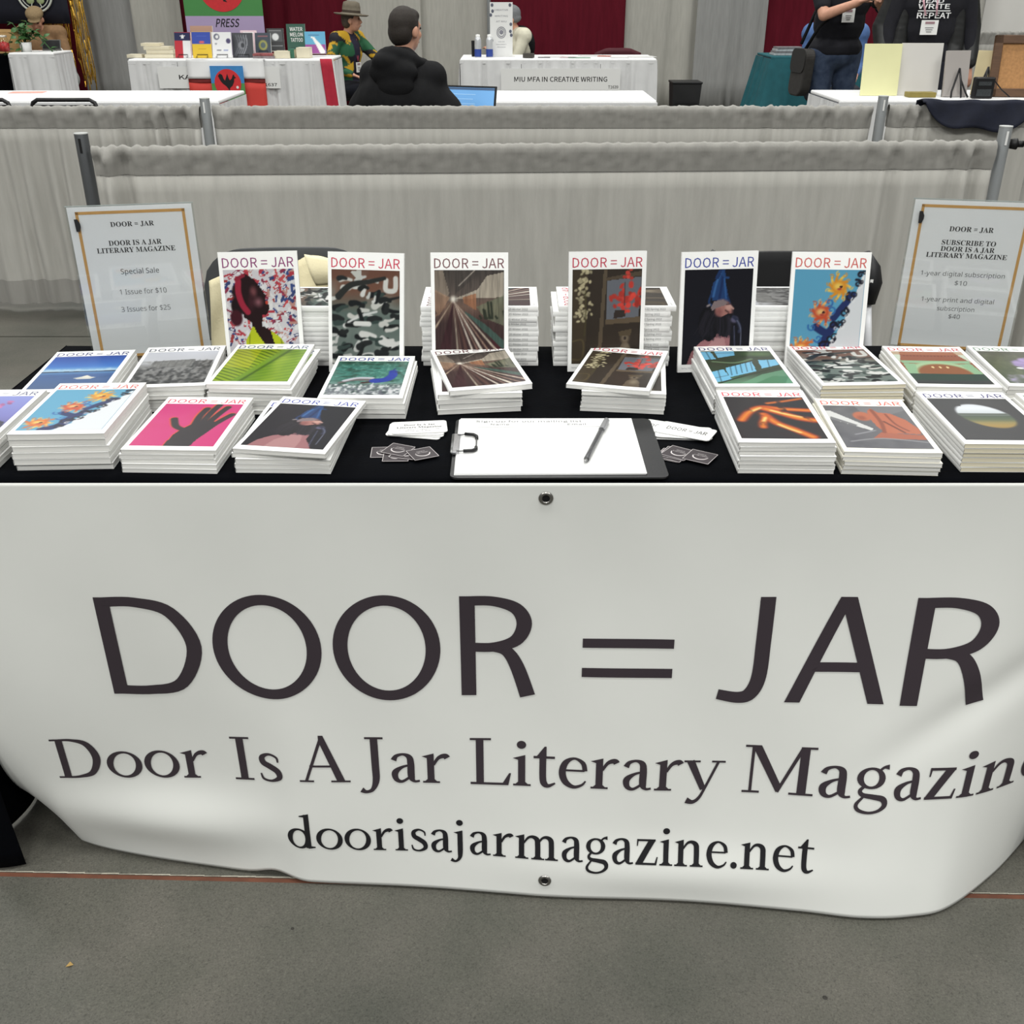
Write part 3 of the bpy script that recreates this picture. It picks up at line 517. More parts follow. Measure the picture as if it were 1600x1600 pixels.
def art_statue():
    a=Art(seed=29).grad([(0,C(104,104,110)),(1,C(112,112,114))]); n=a.noise(5,9,2); a.mix(np.clip(n-.4,0,1),C(78,78,84)); a.poly([(0,.86),(.06,.86),(.46,.44),(.42,.40),(.0,.66)],C(224,224,222)).poly([(.02,.72),(.30,.52),(.26,.50),(0,.66)],C(128,128,130)).poly([(.4,1),(.46,.7),(.8,.8),(1,.9),(1,1)],C(128,128,132),.8)
    T=C(192,110,80)
    a.ell(.42,.74,.115,.11,T,soft=.15).poly([(.50,.62),(.52,.88),(.58,.94),(.64,.84),(.78,.82),(.92,.66),(1,.44),(.98,.32),(.80,.34),(.58,.34),(.52,.48)],T).poly([(.38,.22),(.52,.36),(1,.30),(1,.20)],C(176,100,76)).line([(.58,.9),(.60,.60),(.56,.36)],.05,C(148,80,60)).line([(.72,.8),(.76,.56),(.86,.40)],.03,C(140,74,58)).line([(.64,.62),(.80,.36)],.03,C(108,58,50)).ell(.40,.70,.05,.05,C(160,88,66),soft=.5)
    a.line([(.1,.14),(.5,.22),(1,.14)],.03,C(150,150,154)).line([(.2,.30),(.46,.40)],.03,C(150,150,156)); return np.clip(a.a,0,255)
def art_cave():
    a=Art(seed=31).fill(C(50,49,52)); e=a.em(.52,.56,.30,.30,.35,.06); n=a.noise(6,6,3); e=e*(1-((a.U<.34)&(a.V>.80)&(n>.5)))
    a.grad([(0,C(84,70,40)),(.33,C(170,140,70)),(.40,C(150,136,80)),(.47,C(92,104,74)),(.56,C(70,84,70)),(.60,C(206,214,218)),(.75,C(232,236,242)),(1,C(214,222,228))],m=e); a.mix(e*(np.abs(a.V-.60)<.02)*.8,C(64,72,60)); return a.a
def art_arch():
    a=Art(seed=33).grad([(0,C(56,66,60)),(.28,C(58,84,68)),(.32,C(150,92,62)),(1,C(160,96,74))]); a.poly([(0,.62),(.08,.84),(.12,1),(.0,1)],C(214,224,206)).poly([(1,.62),(.92,.84),(.88,1),(1,1)],C(214,224,206)).poly([(.02,.70),(.98,.70),(.96,.62),(.04,.62)],C(150,188,150)).ell(.5,.34,.46,.34,C(172,204,160),soft=.08).ell(.5,.30,.36,.30,C(150,92,56),soft=.08)
    a.poly([(0,0),(1,0),(1,.30),(0,.30)],C(48,70,60)).poly([(0,0),(1,0),(1,.10),(0,.10)],C(60,62,62)).poly([(.0,.30),(.12,.30),(.2,.6),(.04,.62)],C(150,190,150)).poly([(1,.30),(.88,.30),(.8,.6),(.96,.62)],C(150,190,150))
    for x in (.40,.50,.60): a.ell(x,.50,.018,.03,C(240,216,160))
    for i in range(16): a.ell(.14+.048*i,.86,.012,.012,C(110,58,46))
    a.mix(((a.V>.9)*.5),C(190,130,96)); return np.clip(a.a,0,255)
def art_purple():
    a=Art(seed=35).grad([(0,C(70,84,60)),(.5,C(84,92,66)),(1,C(96,96,86))]); n=a.noise(9,9,4); a.mix(np.clip(n-.45,0,1)*1.5,C(120,126,96)); a.mix((a.V<.25)*np.clip((n-.4)*2,0,1),C(170,160,196))
    for i in range(26): t=i*.5; a.ell(.62+.22*math.cos(t)*(.5+.5*a.r.rand()),.56+.17*math.sin(t),.10,.04,C(176,156,206)*(.86+.2*a.r.rand()),rot=t,soft=.3)
    a.ell(.66,.60,.13,.06,C(206,190,150),soft=.4).ell(.36,.46,.05,.03,C(236,236,240)); return np.clip(a.a,0,255)
def art_hills():
    a=Art(seed=37).grad([(0,C(90,86,130)),(.5,C(130,130,200)),(1,C(150,160,226))]); a.poly([(0,.72),(.30,.66),(.62,.54),(.82,.42),(.98,.34),(1,.2),(1,0),(0,0)],C(66,66,84)).poly([(0,.60),(.5,.42),(.8,.28),(1,.1),(1,0),(0,0)],C(96,92,140),.8)
    for i in range(22): a.ell(.60+.12*a.r.randn(),.76+.05*a.r.randn(),.05,.02,C(196,120,176)*(.8+.3*a.r.rand()),rot=a.r.rand()*3,soft=.3)
    a.line([(.2,.9),(.36,.84),(.5,.86)],.03,C(50,50,66)); return np.clip(a.a,0,255)
# ------------------------------------------------------------------ magazines
MW,ML=.1397,.2159
PAPER=M('cover_white',(238,238,236),.32,.01,6,spec=.45); CREAM=M('cover_cream',(237,234,222),.36,.015,6,spec=.4)
def pages_mat(name,rgb):
    m=M(name,rgb,.8,.05,3,0,1,stretch=(2,2,900)); return m
PAGES=pages_mat('page_edges',(222,221,217)); PAGES_C=pages_mat('page_edges_cream',(222,214,190))
DYE=MV('cover_print',.36,spec=.25); FOOT=M('footer_grey_ink',(150,150,156),.5)
def title_mat(c): return M('title_ink_%d_%d_%d'%c,c,.45,.02)
def sag(x,y,k,t):           # gentle unevenness of soft covers, kept inside the gap to the next copy
    return (0,.0007*math.sin(9*x/MW+1+k)*(.5+y/ML),.0006*math.sin(5*x/MW+4*y/ML+2*k),0)[k%3+0 if k<3 else 3]
_mag={}
def mag_meshes(issue,t,k=0,curl=0):
    """cover wrap (front, spine, back), page block, picture, title, footer; local frame: centre of the bottom, z up, top of the cover to +y, spine at -x"""
    key=(issue,round(t,5),k,curl)
    if key in _mag: return _mag[key]
    art,tc,cream,foot=ISS[issue]; cm=CREAM if cream==3 else PAPER; pm=PAGES_C if cream==2 else PAGES
    def zz(x,y): return (.0005*math.sin(3.3*x/MW+k)*math.sin(2.2*y/ML+k*2) if k else 0)+curl*(max(0,x/MW)**2*1.0+.35*max(0,y/ML)**2)*.9
    N=8; ct=.0005; b=MB()
    b.grid(N+1,7,lambda u,w:((u-.5)*MW,(w-.5)*ML,t+zz((u-.5)*MW,(w-.5)*ML)))
    b.grid(N+1,7,lambda u,w:((u-.5)*MW,(.5-w)*ML,0+zz((u-.5)*MW,(.5-w)*ML)*.5))
    b.grid(4,7,lambda u,w:(-MW/2-.0006*math.sin(math.pi*u),(.5-w)*ML,t*u+zz(-MW/2,(.5-w)*ML)*(.5+.5*u)))
    for s in (-1,1):        # cover edges all round, .5 mm of card above and below
        for z0,z1 in ((t-ct,t),(0,ct)):
            q=1 if z0>ct else .5
            b.grid(N+1,2,lambda u,w:((u-.5)*MW,s*ML/2,(z0+(z1-z0)*w)+q*zz((u-.5)*MW,s*ML/2)))
    for z0,z1 in ((t-ct,t),(0,ct)):
        q=1 if z0>ct else .5
        b.grid(2,7,lambda u,w:(MW/2,(w-.5)*ML,z0+(z1-z0)*u+q*zz(MW/2,(w-.5)*ML)))
    cov=b.mesh('cover',cm)
    b=MB(); i=.0007
    for s in (-1,1): b.grid(N+1,3,lambda u,w:(-MW/2+.0004+(MW-i)*u,s*(ML/2-i),ct+(t-2*ct)*w+(.5+.5*w)*zz((u-.5)*MW,s*ML/2)))
    b.grid(7,3,lambda u,w:(MW/2-i,(u-.5)*(ML-2*i),ct+(t-2*ct)*w+(.5+.5*w)*zz(MW/2,(u-.5)*ML)))
    pg=b.mesh('page_block',pm)
    a=_art(art); h,w_=a.shape[:2]; b=MB().grid(w_,h,lambda u,w:(-.0633+.1255*u,-.0935+.1705*w,t+.00022+zz(-.0633+.1255*u,-.0935+.1705*w)))
    pic=b.mesh('picture',DYE); ca=pic.color_attributes.new('dye','FLOAT_COLOR','POINT'); q=a.reshape(-1,3)/255; q=np.where(q<=.04045,q/12.92,((q+.055)/1.055)**2.4)*.64
    ca.data.foreach_set('color',np.concatenate([q,np.ones((len(q),1))],1).astype('f').ravel())
    b=text(MB(),'DOOR = JAR',(-.0635,.0805,.0625,.0975)); b.v=[(x,y,t+.0003+zz(x,y)) for x,y,z in b.v]; ti=b.mesh('title',title_mat(tc))
    fm=FOOT if cream!=3 else M('footer_red_ink',(196,120,116),.5); fo=[]
    for s_,bx,al in ((foot[0],(-.0633,-.1015,0,-.0990),'l'),(foot[1],(0,-.1015,.0622,-.0990),'r')):
        b=text(MB(),s_,bx,align=al); b.v=[(x,y,t+.0003+zz(x,y)) for x,y,z in b.v]; fo.append(b.mesh('footer',fm))
    _mag[key]=dict(cover=cov,page_block=pg,picture=pic,title=ti,issue_date=fo[0],issue_number=fo[1]); return _mag[key]
_A={}
def _art(fn):
    if fn not in _A: _A[fn]=fn()
    return _A[fn]
ISS={'girl':(art_girl,(134,62,112),0,('Fall 2024','Issue 32')),'camo':(art_camo,(196,58,84),0,('Summer 2020','Issue 15')),'streak':(art_streak,(112,74,78),0,('Winter 2023','Issue 25')),
'flowers':(art_flowers,(186,64,84),0,('Spring 2022','Issue 22')),'beard':(art_beard,(58,70,150),0,('Spring 2021','Issue 18')),'swirl':(art_swirl,(196,92,86),0,('Summer 2021','Issue 19')),
'lake':(art_lake,(52,54,112),0,('Winter 2019','Issue 13')),'building':(art_bldg,(78,80,96),0,('Fall 2018','Issue 8')),'leaf':(art_leaf,(84,98,128),0,('Spring 2019','Issue 10')),'peacock':(art_peacock,(56,72,156),0,('Fall 2019','Issue 12')),
'windows':(art_windows,(58,58,112),0,('Summer 2018','Issue 7')),'arch':(art_arch,(190,66,78),0,('Winter 2020','Issue 17')),'purple':(art_purple,(110,140,120),0,('Summer 2019','Issue 11')),'hand':(art_hand,(200,62,84),0,('Fall 2021','Issue 20')),
'flame':(art_flame,(206,64,80),0,('Fall 2020','Issue 16')),'statue':(art_statue,(196,84,80),3,('Spring 2020','Issue 14')),'cave':(art_cave,(58,54,110),2,('Fall 2017','Issue 4')),'hills':(art_hills,(88,90,120),0,('Winter 2018','Issue 9')),'camo_flat':(art_camo,(204,70,92),2,('Summer 2020','Issue 15'))}
def magazine(issue,label,loc,rz,t,group=None,k=0,curl=0,show=True,rot=None,spine=None):
    m=mag_meshes(issue,t,k,curl); o=thing('magazine',label,'magazine',loc,rz,group,rot)
    for n in ('cover','page_block')+(('picture','title','issue_date','issue_number') if show else ()): link(n,m[n],o)
    for s_ in spine or (): link('spine_lettering',s_,o)
    return o
WHAT={'girl':'woman in yellow-green shirt','camo':'grey abstract brushstroke','streak':'light-streaked walkway','flowers':'dark red-flower','beard':'bearded man under blue cloth','swirl':'orange sun-swirl','lake':'blue lake','building':'grey building','leaf':'green leaf','peacock':'blue peacock','windows':'green skylight','arch':'brick arch','purple':'purple flower','hand':'pink hand','flame':'fiery logs','statue':'orange crouched statue','cave':'cave mouth','hills':'violet hills'}
ORD=['top','second','third','fourth','fifth','sixth','seventh','eighth','ninth','tenth','eleventh','twelfth','thirteenth']
def stack(issue,x,y,yaw,n,t,what,where,top=None,jit=.002,nxt=None,curl=0,key=None):
    rr=random.Random(sum(map(ord,where))); z=TZ+.0009
    for i in range(n):
        lev=n-1-i; k=rr.choice((0,1,2)) if t>.005 else 0
        X,Y,A=x+rr.uniform(-jit,jit),y+rr.uniform(-jit,jit),yaw+math.radians(rr.uniform(-1,1))*jit/.002*.5
        if lev==0 and top: X,Y,A=x+top[0],y+top[1],yaw+top[2]
        if lev==1 and nxt: X,Y,A=x+nxt[0],y+nxt[1],yaw+nxt[2]
        lab=f'magazine with {what} cover on top of the {where} stack' if lev==0 else f'{ORD[lev]} magazine from the top in the {where} {what} stack' if lev<n-1 else f'bottom magazine in the {where} {what} stack'
        magazine(issue,lab,(X,Y,z),A,t,f'{what} magazines, {where} stack',k if lev else 0,curl if lev==0 else 0,show=lev<2)
        z+=t+.0003
D2=math.radians
stack('lake',-.752,1.706,D2(5.5),5,.0076,'blue lake','back left')
stack('building',-.5905,1.716,D2(4.9),6,.0072,'grey building','back row second left',top=(.003,0,D2(1)))
stack('leaf',-.432,1.706,D2(-1.1),7,.0072,'green leaf','back row third left',nxt=(.006,-.002,D2(-2)))
stack('peacock',-.2435,1.684,D2(-.6),4,.0088,'blue peacock','back row fourth left',top=(-.004,.002,0))
stack('streak',-.066,1.712,D2(7),5,.0084,'light-streaked walkway','back row centre left',top=(.0085,0,D2(5.5)),nxt=(.006,-.002,D2(-3)),curl=.012)
stack('flowers',.1985,1.712,D2(-7),6,.0070,'dark red-flower','back row centre right',top=(-.011,-.002,D2(-9)),curl=.006)
stack('windows',.404,1.708,D2(.8),7,.0066,'green skylight','back row fourth right')
stack('camo_flat',.580,1.716,D2(1.9),7,.0066,'grey brushstroke','back row third right',curl=.004)
stack('arch',.7455,1.713,D2(-3.2),6,.0072,'brick arch','back row second right',curl=.004)
stack('purple',.9015,1.715,D2(-4),6,.0072,'purple flower','back row far right')
stack('hills',-.831,1.482,D2(1.7),6,.0075,'violet hills','front row far left')
stack('swirl',-.664,1.482,D2(2.2),6,.0094,'orange sun-swirl','front row second left')
stack('hand',-.4985,1.474,D2(-1.6),5,.0068,'pink hand','front row third left')
stack('beard',-.330,1.472,D2(-2),5,.0070,'bearded man','front row fourth left',top=(.008,-.004,D2(-6.5)),nxt=(-.003,.003,D2(-1.5)))
stack('flame',.4025,1.472,D2(-1),7,.0066,'fiery logs','front row fourth right',curl=.003)
stack('statue',.557,1.464,D2(-2.9),5,.0069,'orange statue','front row third right',curl=.004)
stack('cave',.728,1.474,D2(-1.2),6,.0074,'cave mouth','front row second right')
stack('purple',.896,1.484,D2(-1.2),5,.0074,'flower','front row edge right')
# spine-out piles that prop up the standing copies
def spine_mesh(s,t):
    out=[]; mt=Matrix(((0,0,-1,-MW/2-.0009),(-1,0,0,0),(0,1,0,0),(0,0,0,1)))
    for w,x in ((s,.040),('Door Is A Jar',-.055)): out.append(text(MB(),w,(x,t*.28,x+.1,t*.70),mt=mt,align='l').mesh('spine_lettering',M('spine_grey_ink',(140,140,142),.5)))
    return out
RT=.0091; PY=1.845
for issue,x,n,what,sp in (('camo',-.367,12,'pile between the two left standing magazines',None),('streak',-.0605,12,'pile behind the standing light-streaked magazine','Issue 25 Winter 2022'),('flowers',.186,12,'pile behind the standing red-flower magazine','Issue 22 Spring 2022'),('building',.480,12,'pile between the two right standing magazines',None)):
    rr=random.Random(n+int(x*100)); z=TZ+.0009; sm=spine_mesh(sp,RT) if sp else None
    for i in range(n):
        lev=n-1-i; X=x+rr.uniform(-.003,.003)+(.006 if issue=='flowers' and lev==0 else 0); Y=PY+MW/2+rr.uniform(-.0015,.0015)
        lab=f'{ORD[lev]} magazine in the {what}' if lev<n-1 else f'bottom magazine in the {what}'
        magazine(issue,lab,(X,Y,z),math.pi/2+math.radians(rr.uniform(-.5,.5)),RT,what.replace('pile','magazines of the pile'),0,0,show=lev==0,spine=sm); z+=RT+.0004
# six copies standing upright against the piles
def standing(issue,x,yaw,lean,label,base=None):
    hh=RT*12.5+.0015; y=base if base else PY-.004-hh*math.tan(lean)-.0075/math.cos(lean)
    # stand: cover faces the viewer (-y), top edge up, leaning back
    mt=Matrix.Rotation(yaw,4,'Z')@Matrix.Rotation(math.pi/2-lean,4,'X')@Matrix.Translation((0,ML/2,0))
    loc=Vector((x,y,TZ+.0012)); t=.0072
    o=magazine(issue,label,(0,0,0),0,t,'magazines standing along the back of the table'); mt=Matrix.Translation(loc)@mt; o.rotation_euler=mt.to_euler(); o.location=mt.translation
standing('girl',-.4525,.094,.17,'standing magazine with woman in yellow-green shirt on cover, leftmost of six')
standing('camo',-.2675,-.111,.25,'standing magazine with grey abstract brushstroke cover, second from left')
standing('streak',-.0765,.002,.26,'standing magazine with light-streaked walkway cover, in front of a spine-out pile')
standing('flowers',.1725,.06,.12,'standing dark magazine with red flowers, its title red, at centre right')
standing('beard',.3745,.094,.15,'standing black magazine with bearded man under blue cloth on cover')
standing('swirl',.572,-.048,.22,'standing blue magazine with orange sun swirls, rightmost of six')
# ------------------------------------------------------------------ small things on the table
CARD=M('card_white',(226,226,224),.4,.01,8); INKG=M('print_grey',(96,96,98),.5); INKD=M('print_dark',(40,38,40),.5); DARKC=M('card_charcoal',(44,36,40),.5,.05,12); LINEW=M('card_line_white',(196,190,190),.5)
def rrect(w,h,r,n=5):
    p=[]
    for cx,cy,a0 in ((w/2-r,h/2-r,0),(-w/2+r,h/2-r,1),(-w/2+r,-h/2+r,2),(w/2-r,-h/2+r,3)):
        p+=[(cx+r*math.cos((a0+i/n)*math.pi/2),cy+r*math.sin((a0+i/n)*math.pi/2)) for i in range(n+1)]
    return p
def card(px,py,yaw,z,words,label,group,tilt=0):
    p=at_z(px,py,z); o=thing('card',label,'card',(p.x,p.y,z),group=group,rot=(tilt,0,yaw)); MB().prism(rrect(.089,.049,.006),.0011).build('card_stock',CARD,o)
    for w,bx in words:
        k='times' if w.startswith('Door') or w.startswith('Lit') else 'sans'
        text(MB(),w,bx,.0014,k,align='fit').build('print',M('card_ink',(58,58,60),.5),o)
for i,(px,py,yw) in enumerate(((650,675,-.20),(652,673,-.05),(651,671,.02),(655,668,.11))):
    top=i==3
    card(px,py,yw,TZ+.001+i*.0017,[('Door Is A Jar',(-.024,.006,.026,.012)),('Literary Magazine',(-.036,-.004,.036,.002)),('doorisajarmagazine.net',(-.033,-.012,.032,-.009)),('Door Is A Jar',(-.022,-.018,.018,-.0155))] if top else [],
      ('lowest white rounded card fanned out at the left of the clipboard','second lowest white rounded card in the fan left of the clipboard','second white rounded card from the top, left of the clipboard','white rounded card with four lines of print, topmost left of the clipboard')[i],'white cards left of the clipboard')
for i,(px,py,yw) in enumerate(((1062,680,-.08),(1048,672,-.42),(1070,678,-.14),(1074,676,-.47))):
    card(px-2,py-2,yw,TZ+.001+i*.0017,[('DOOR = JAR',(-.032,-.005,.034,.007))] if i in (1,3) else [],
      ('lowest white rounded card in the fan right of the clipboard','white rounded card sticking out toward the clipboard, right fan','second white rounded card from the top, right of the clipboard','white rounded card with one line of print, topmost right of the clipboard')[i],'white cards right of the clipboard')
def dark(px,py,yaw,z,label,group,s=.040,rounded=False):
    p=at_z(px,py,z); o=thing('sticker',label,'sticker',(p.x,p.y,z),yaw,group); MB().box((0,0,.0003),(s,s,.0006)).build('sticker_face',DARKC,o)
    b=MB(); e=s/2-.0007
    for q in (((-e,-e),(e,-e)),((e,-e),(e,e)),((e,e),(-e,e)),((-e,e),(-e,-e))):
        (x0,y0),(x1,y1)=q; b.box(((x0+x1)/2,(y0+y1)/2,.00065),(abs(x1-x0)+.0007,abs(y1-y0)+.0007,.0002))
    f=b.build('white_border',LINEW,o); f['kind']='stuff'
    g=G().S((-.28,.02,.03),(-.20,-.16,.05),(0,-.25,.055),(.20,-.18,.05),(.30,.0,.03)); MB().add([(x*s,y*s,.0008) for x,y in g.v],g.f).build('jar_curve',LINEW,o)
    text(MB(),'DOOR IS',(-.16*s,.16*s,.16*s,.23*s),.0008).build('print',LINEW,o); text(MB(),'A JAR LITERARY',(-.26*s,.04*s,.26*s,.11*s),.0008).build('print',LINEW,o)
for i,(px,py,yw) in enumerate(((600,707,.05),(619,713,.02),(633,709,-.25),(622,703,-.42),(660,709,.45))):
    dark(px,py,yw,TZ+.0008+i*.0008,('leftmost dark square sticker of the five left of the clipboard','dark sticker at the front of the left sticker pile','middle dark sticker overlapped by others left of the clipboard','dark sticker with white curve, near the white cards at left','dark sticker turned corner-on, rightmost of the left pile')[i],'dark stickers left of the clipboard')
for i,(px,py,yw) in enumerate(((1049,712,-.52),(1052,711,-.62),(1056,709,-.52),(1060,708,-.62),(1094,714,.62))):
    dark(px,py,yw if i<4 else -.55,TZ+.0008+i*.0008,('lowest dark sticker in the pile right of the clipboard','second lowest dark sticker in the pile right of the clipboard','third dark sticker from the bottom, right of the clipboard','uppermost dark sticker of the fan beside the right white cards','dark square sticker in front, rightmost near the fiery logs stack')[i],'dark stickers right of the clipboard',.042)
# clipboard with sign-up sheet and pen
c=[at_z(*q,TZ+.006) for q in ((716,652),(986,653),(1011,742),(707,745))]
ctr=sum(c,Vector())/4; yaw=math.atan2((c[1]-c[0]).y+(c[2]-c[3]).y,(c[1]-c[0]).x+(c[2]-c[3]).x)
cb=thing('clipboard','black clipboard lying across the table front with a white sign-up sheet','clipboard',(ctr.x,ctr.y,TZ+.0012),yaw)
MB().prism([(x+.014,y-.0015) for x,y in rrect(.318,.229,.012)],.0032).build('board',M('board_black',(24,24,26),.35,.05,20,.1,300,spec=.4),cb,bevel=.0006)
for i in range(3): MB().box((0.0+.001*i,.0005*i,.0036+.0008*i),(.279,.214,.0006),(0,0,.004*(1-i))).build('paper_sheet',M('sheet_white',(226,226,225),.5,.01,8),cb)
PENC=M('pencil_grey',(120,120,122),.8)
for w,bx in (('Sign up for our mailing list',(-.112,.091,.060,.098)),('Name',(-.088,.078,-.058,.085)),('Email',(.036,.078,.066,.085))): text(MB(),w,bx,.0060,'sans').build('handwriting',PENC,cb)
for x,l in ((-.078,.06),(.052,.075)): MB().box((x,.071,.0057),(l,.0006,.0002)).build('pencil_line',PENC,cb)
cl=MB().box((-.1405,.0,.0065),(.012,.075,.004)).build('clip',M('clip_chrome',(190,190,192),.2,.03,20,metal=1),cb,bevel=.001)
WIR=M('clip_wire',(120,120,120),.3,metal=.9); BLK=M('clip_black',(18,18,20),.4)
MB().tube([(-.139,.031,.008),(-.126,.033,.0095),(-.113,.030,.009),(-.109,.024,.0088),(-.109,-.024,.0088),(-.113,-.030,.009),(-.128,-.033,.0095),(-.139,-.031,.008)],.0012,6).build('wire_loop',WIR,cl,True)
for s in (-1,1): MB().tube([(-.128,s*.0335,.0095),(-.114,s*.031,.0092),(-.109,s*.025,.0088),(-.109,s*.017,.0086)],.0028,8).build('rubber_corner',BLK,cl,True)
MB().tube([(-.146,.034,.0075),(-.146,-.036,.0075)],.0022,8).build('hinge_rod',WIR,cl,True)
a,bq=at_z(948,656,TZ+.011),at_z(914,722,TZ+.011); d=(bq-a); L=d.length; pn=thing('pen','grey ballpoint pen lying on the sign-up sheet','pen',(a+bq)/2,rot=d.to_track_quat('X','Z').to_euler())
PG=M('pen_smoke',(70,70,73),.25,.05,20,spec=.5); PL=M('pen_cap_grey',(128,128,130),.3)
MB().tube([(-L/2+.040,0,0),(L/2-.014,0,0),(L/2-.010,0,0)],[.0042,.0042,.0040],12).build('barrel',PG,pn,True)
MB().tube([(-L/2,0,0),(-L/2+.002,0,0),(-L/2+.043,0,0),(-L/2+.0435,0,0)],[.0036,.0046,.005,.005],12).build('cap',PL,pn,True)
MB().box((-L/2+.026,.0045,.0020),(.040,.003,.0014)).build('pocket_clip',PL,pn,bevel=.0005)
MB().tube([(L/2-.012,0,0),(L/2-.002,0,0),(L/2,0,0)],[.0040,.0016,.0005],10).build('tip',M('pen_tip_metal',(150,150,150),.25,metal=.8),pn,True)
# ------------------------------------------------------------------ acrylic sign holders
def clear(name):
    if name in _M: return _M[name]
    m=bpy.data.materials.new(name); m.use_nodes=True; nt=m.node_tree; nt.nodes.remove(nt.nodes['Principled BSDF']); o=nt.nodes['Material Output']
    t=nt.nodes.new('ShaderNodeBsdfTransparent'); t.inputs[0].default_value=(.97,.98,.98,1); g=nt.nodes.new('ShaderNodeBsdfGlossy'); g.inputs['Roughness'].default_value=.03; x=nt.nodes.new('ShaderNodeMixShader')
    f=nt.nodes.new('ShaderNodeLayerWeight'); f.inputs[0].default_value=.5; w=nt.nodes.new('ShaderNodeMath'); w.operation='POWER'; w.inputs[1].default_value=4; s=nt.nodes.new('ShaderNodeMath'); s.operation='MULTIPLY_ADD'; s.inputs[1].default_value=.8; s.inputs[2].default_value=.035
    nt.links.new(f.outputs['Facing'],w.inputs[0]); nt.links.new(w.outputs[0],s.inputs[0]); nt.links.new(s.outputs[0],x.inputs[0]); nt.links.new(t.outputs[0],x.inputs[1]); nt.links.new(g.outputs[0],x.inputs[2]); nt.links.new(x.outputs[0],o.inputs[0]); _M[name]=m; return m
ACR=clear('clear_acrylic'); SHEET=M('sign_paper',(222,222,223),.55,.01,5); GOLD=M('gold_border',(192,146,84),.5,.05,30); TAPE=M('black_tape',(26,26,28),.6); GREYT=M('sign_grey_text',(112,112,114),.5)
def sign(label,x,y,yaw,lines,lean=.0):
    W,Hh=.222,.285; o=thing('sign_holder',label,'sign',(x,y,TZ+.001),rot=(-lean,0,yaw))
    MB().box((0,.0062,Hh/2),(W,.0018,Hh)).build('back_sheet',ACR,o); MB().box((0,0,Hh/2+.001),(W,.0018,Hh-.002)).build('front_sheet',ACR,o); MB().box((0,-.028,.0012),(W,.054,.0020)).build('foot',ACR,o)
    MB().box((0,.0065,Hh-.0006),(W,.003,.0012)).build('folded_top',M('acrylic_edge',(150,160,158),.2),o)
    ins=MB().box((0,.0032,Hh/2+.001),(.2159,.0004,.2794)).build('paper_insert',SHEET,o); yf=.0028
    for c,d in (((0,.130),(.190,.0052)),((0,-.138),(.190,.0052)),((-.0924,-.004),(.0052,.273)),((.0924,-.004),(.0052,.273))): MB().box((c[0],yf,Hh/2+c[1]),(d[0],.0003,d[1])).build('border_strip',GOLD,ins)
    mt=Matrix(((1,0,0,0),(0,0,1,yf-.0001),(0,1,0,0),(0,0,0,1)))
    for s,mm,w,cap,k,mat in lines: text(MB(),s,(-w/2,Hh-mm-cap/2,w/2,Hh-mm+cap/2),0,k,mt=mt).build('sign_text',mat,ins)
    MB().prism([(-.098,Hh-.022),(-.092,Hh-.022),(-.0885,Hh-.030),(-.0885,Hh-.036),(-.091,Hh-.044),(-.097,Hh-.044)],.0003,Matrix(((1,0,0,0),(0,0,1,-.0013),(0,1,0,0),(0,0,0,1)))).build('tape_mark',TAPE,o)
B_,V_='times','verd'; T_=INKD
sign('clear sign holder with gold-bordered Special Sale sheet at the left back corner',-.6915,1.90,.20,[('DOOR = JAR',.034,.076,.0085,B_,T_),('DOOR IS A JAR',.0675,.093,.009,B_,T_),('LITERARY MAGAZINE',.0805,.138,.009,B_,T_),('Special Sale',.120,.068,.0095,V_,M('sign_dark_text',(58,58,60),.5)),('1 Issue for $10',.158,.084,.0095,V_,GREYT),('3 Issues for $25',.191,.089,.0095,V_,GREYT)])
sign('clear sign holder with gold-bordered subscription prices at the right back corner',.857,1.941,-.20,[('DOOR = JAR',.053,.078,.009,B_,T_),('SUBSCRIBE TO',.078,.096,.009,B_,T_),('DOOR IS A JAR',.090,.096,.009,B_,T_),('LITERARY MAGAZINE',.102,.144,.009,B_,T_),('1-year digital subscription',.137,.151,.0085,V_,GREYT),('$10',.154,.022,.0085,V_,GREYT),('1-year print and digital',.187,.132,.0085,V_,GREYT),('subscription',.204,.068,.0085,V_,GREYT),('$40',.219,.021,.0085,V_,GREYT)])
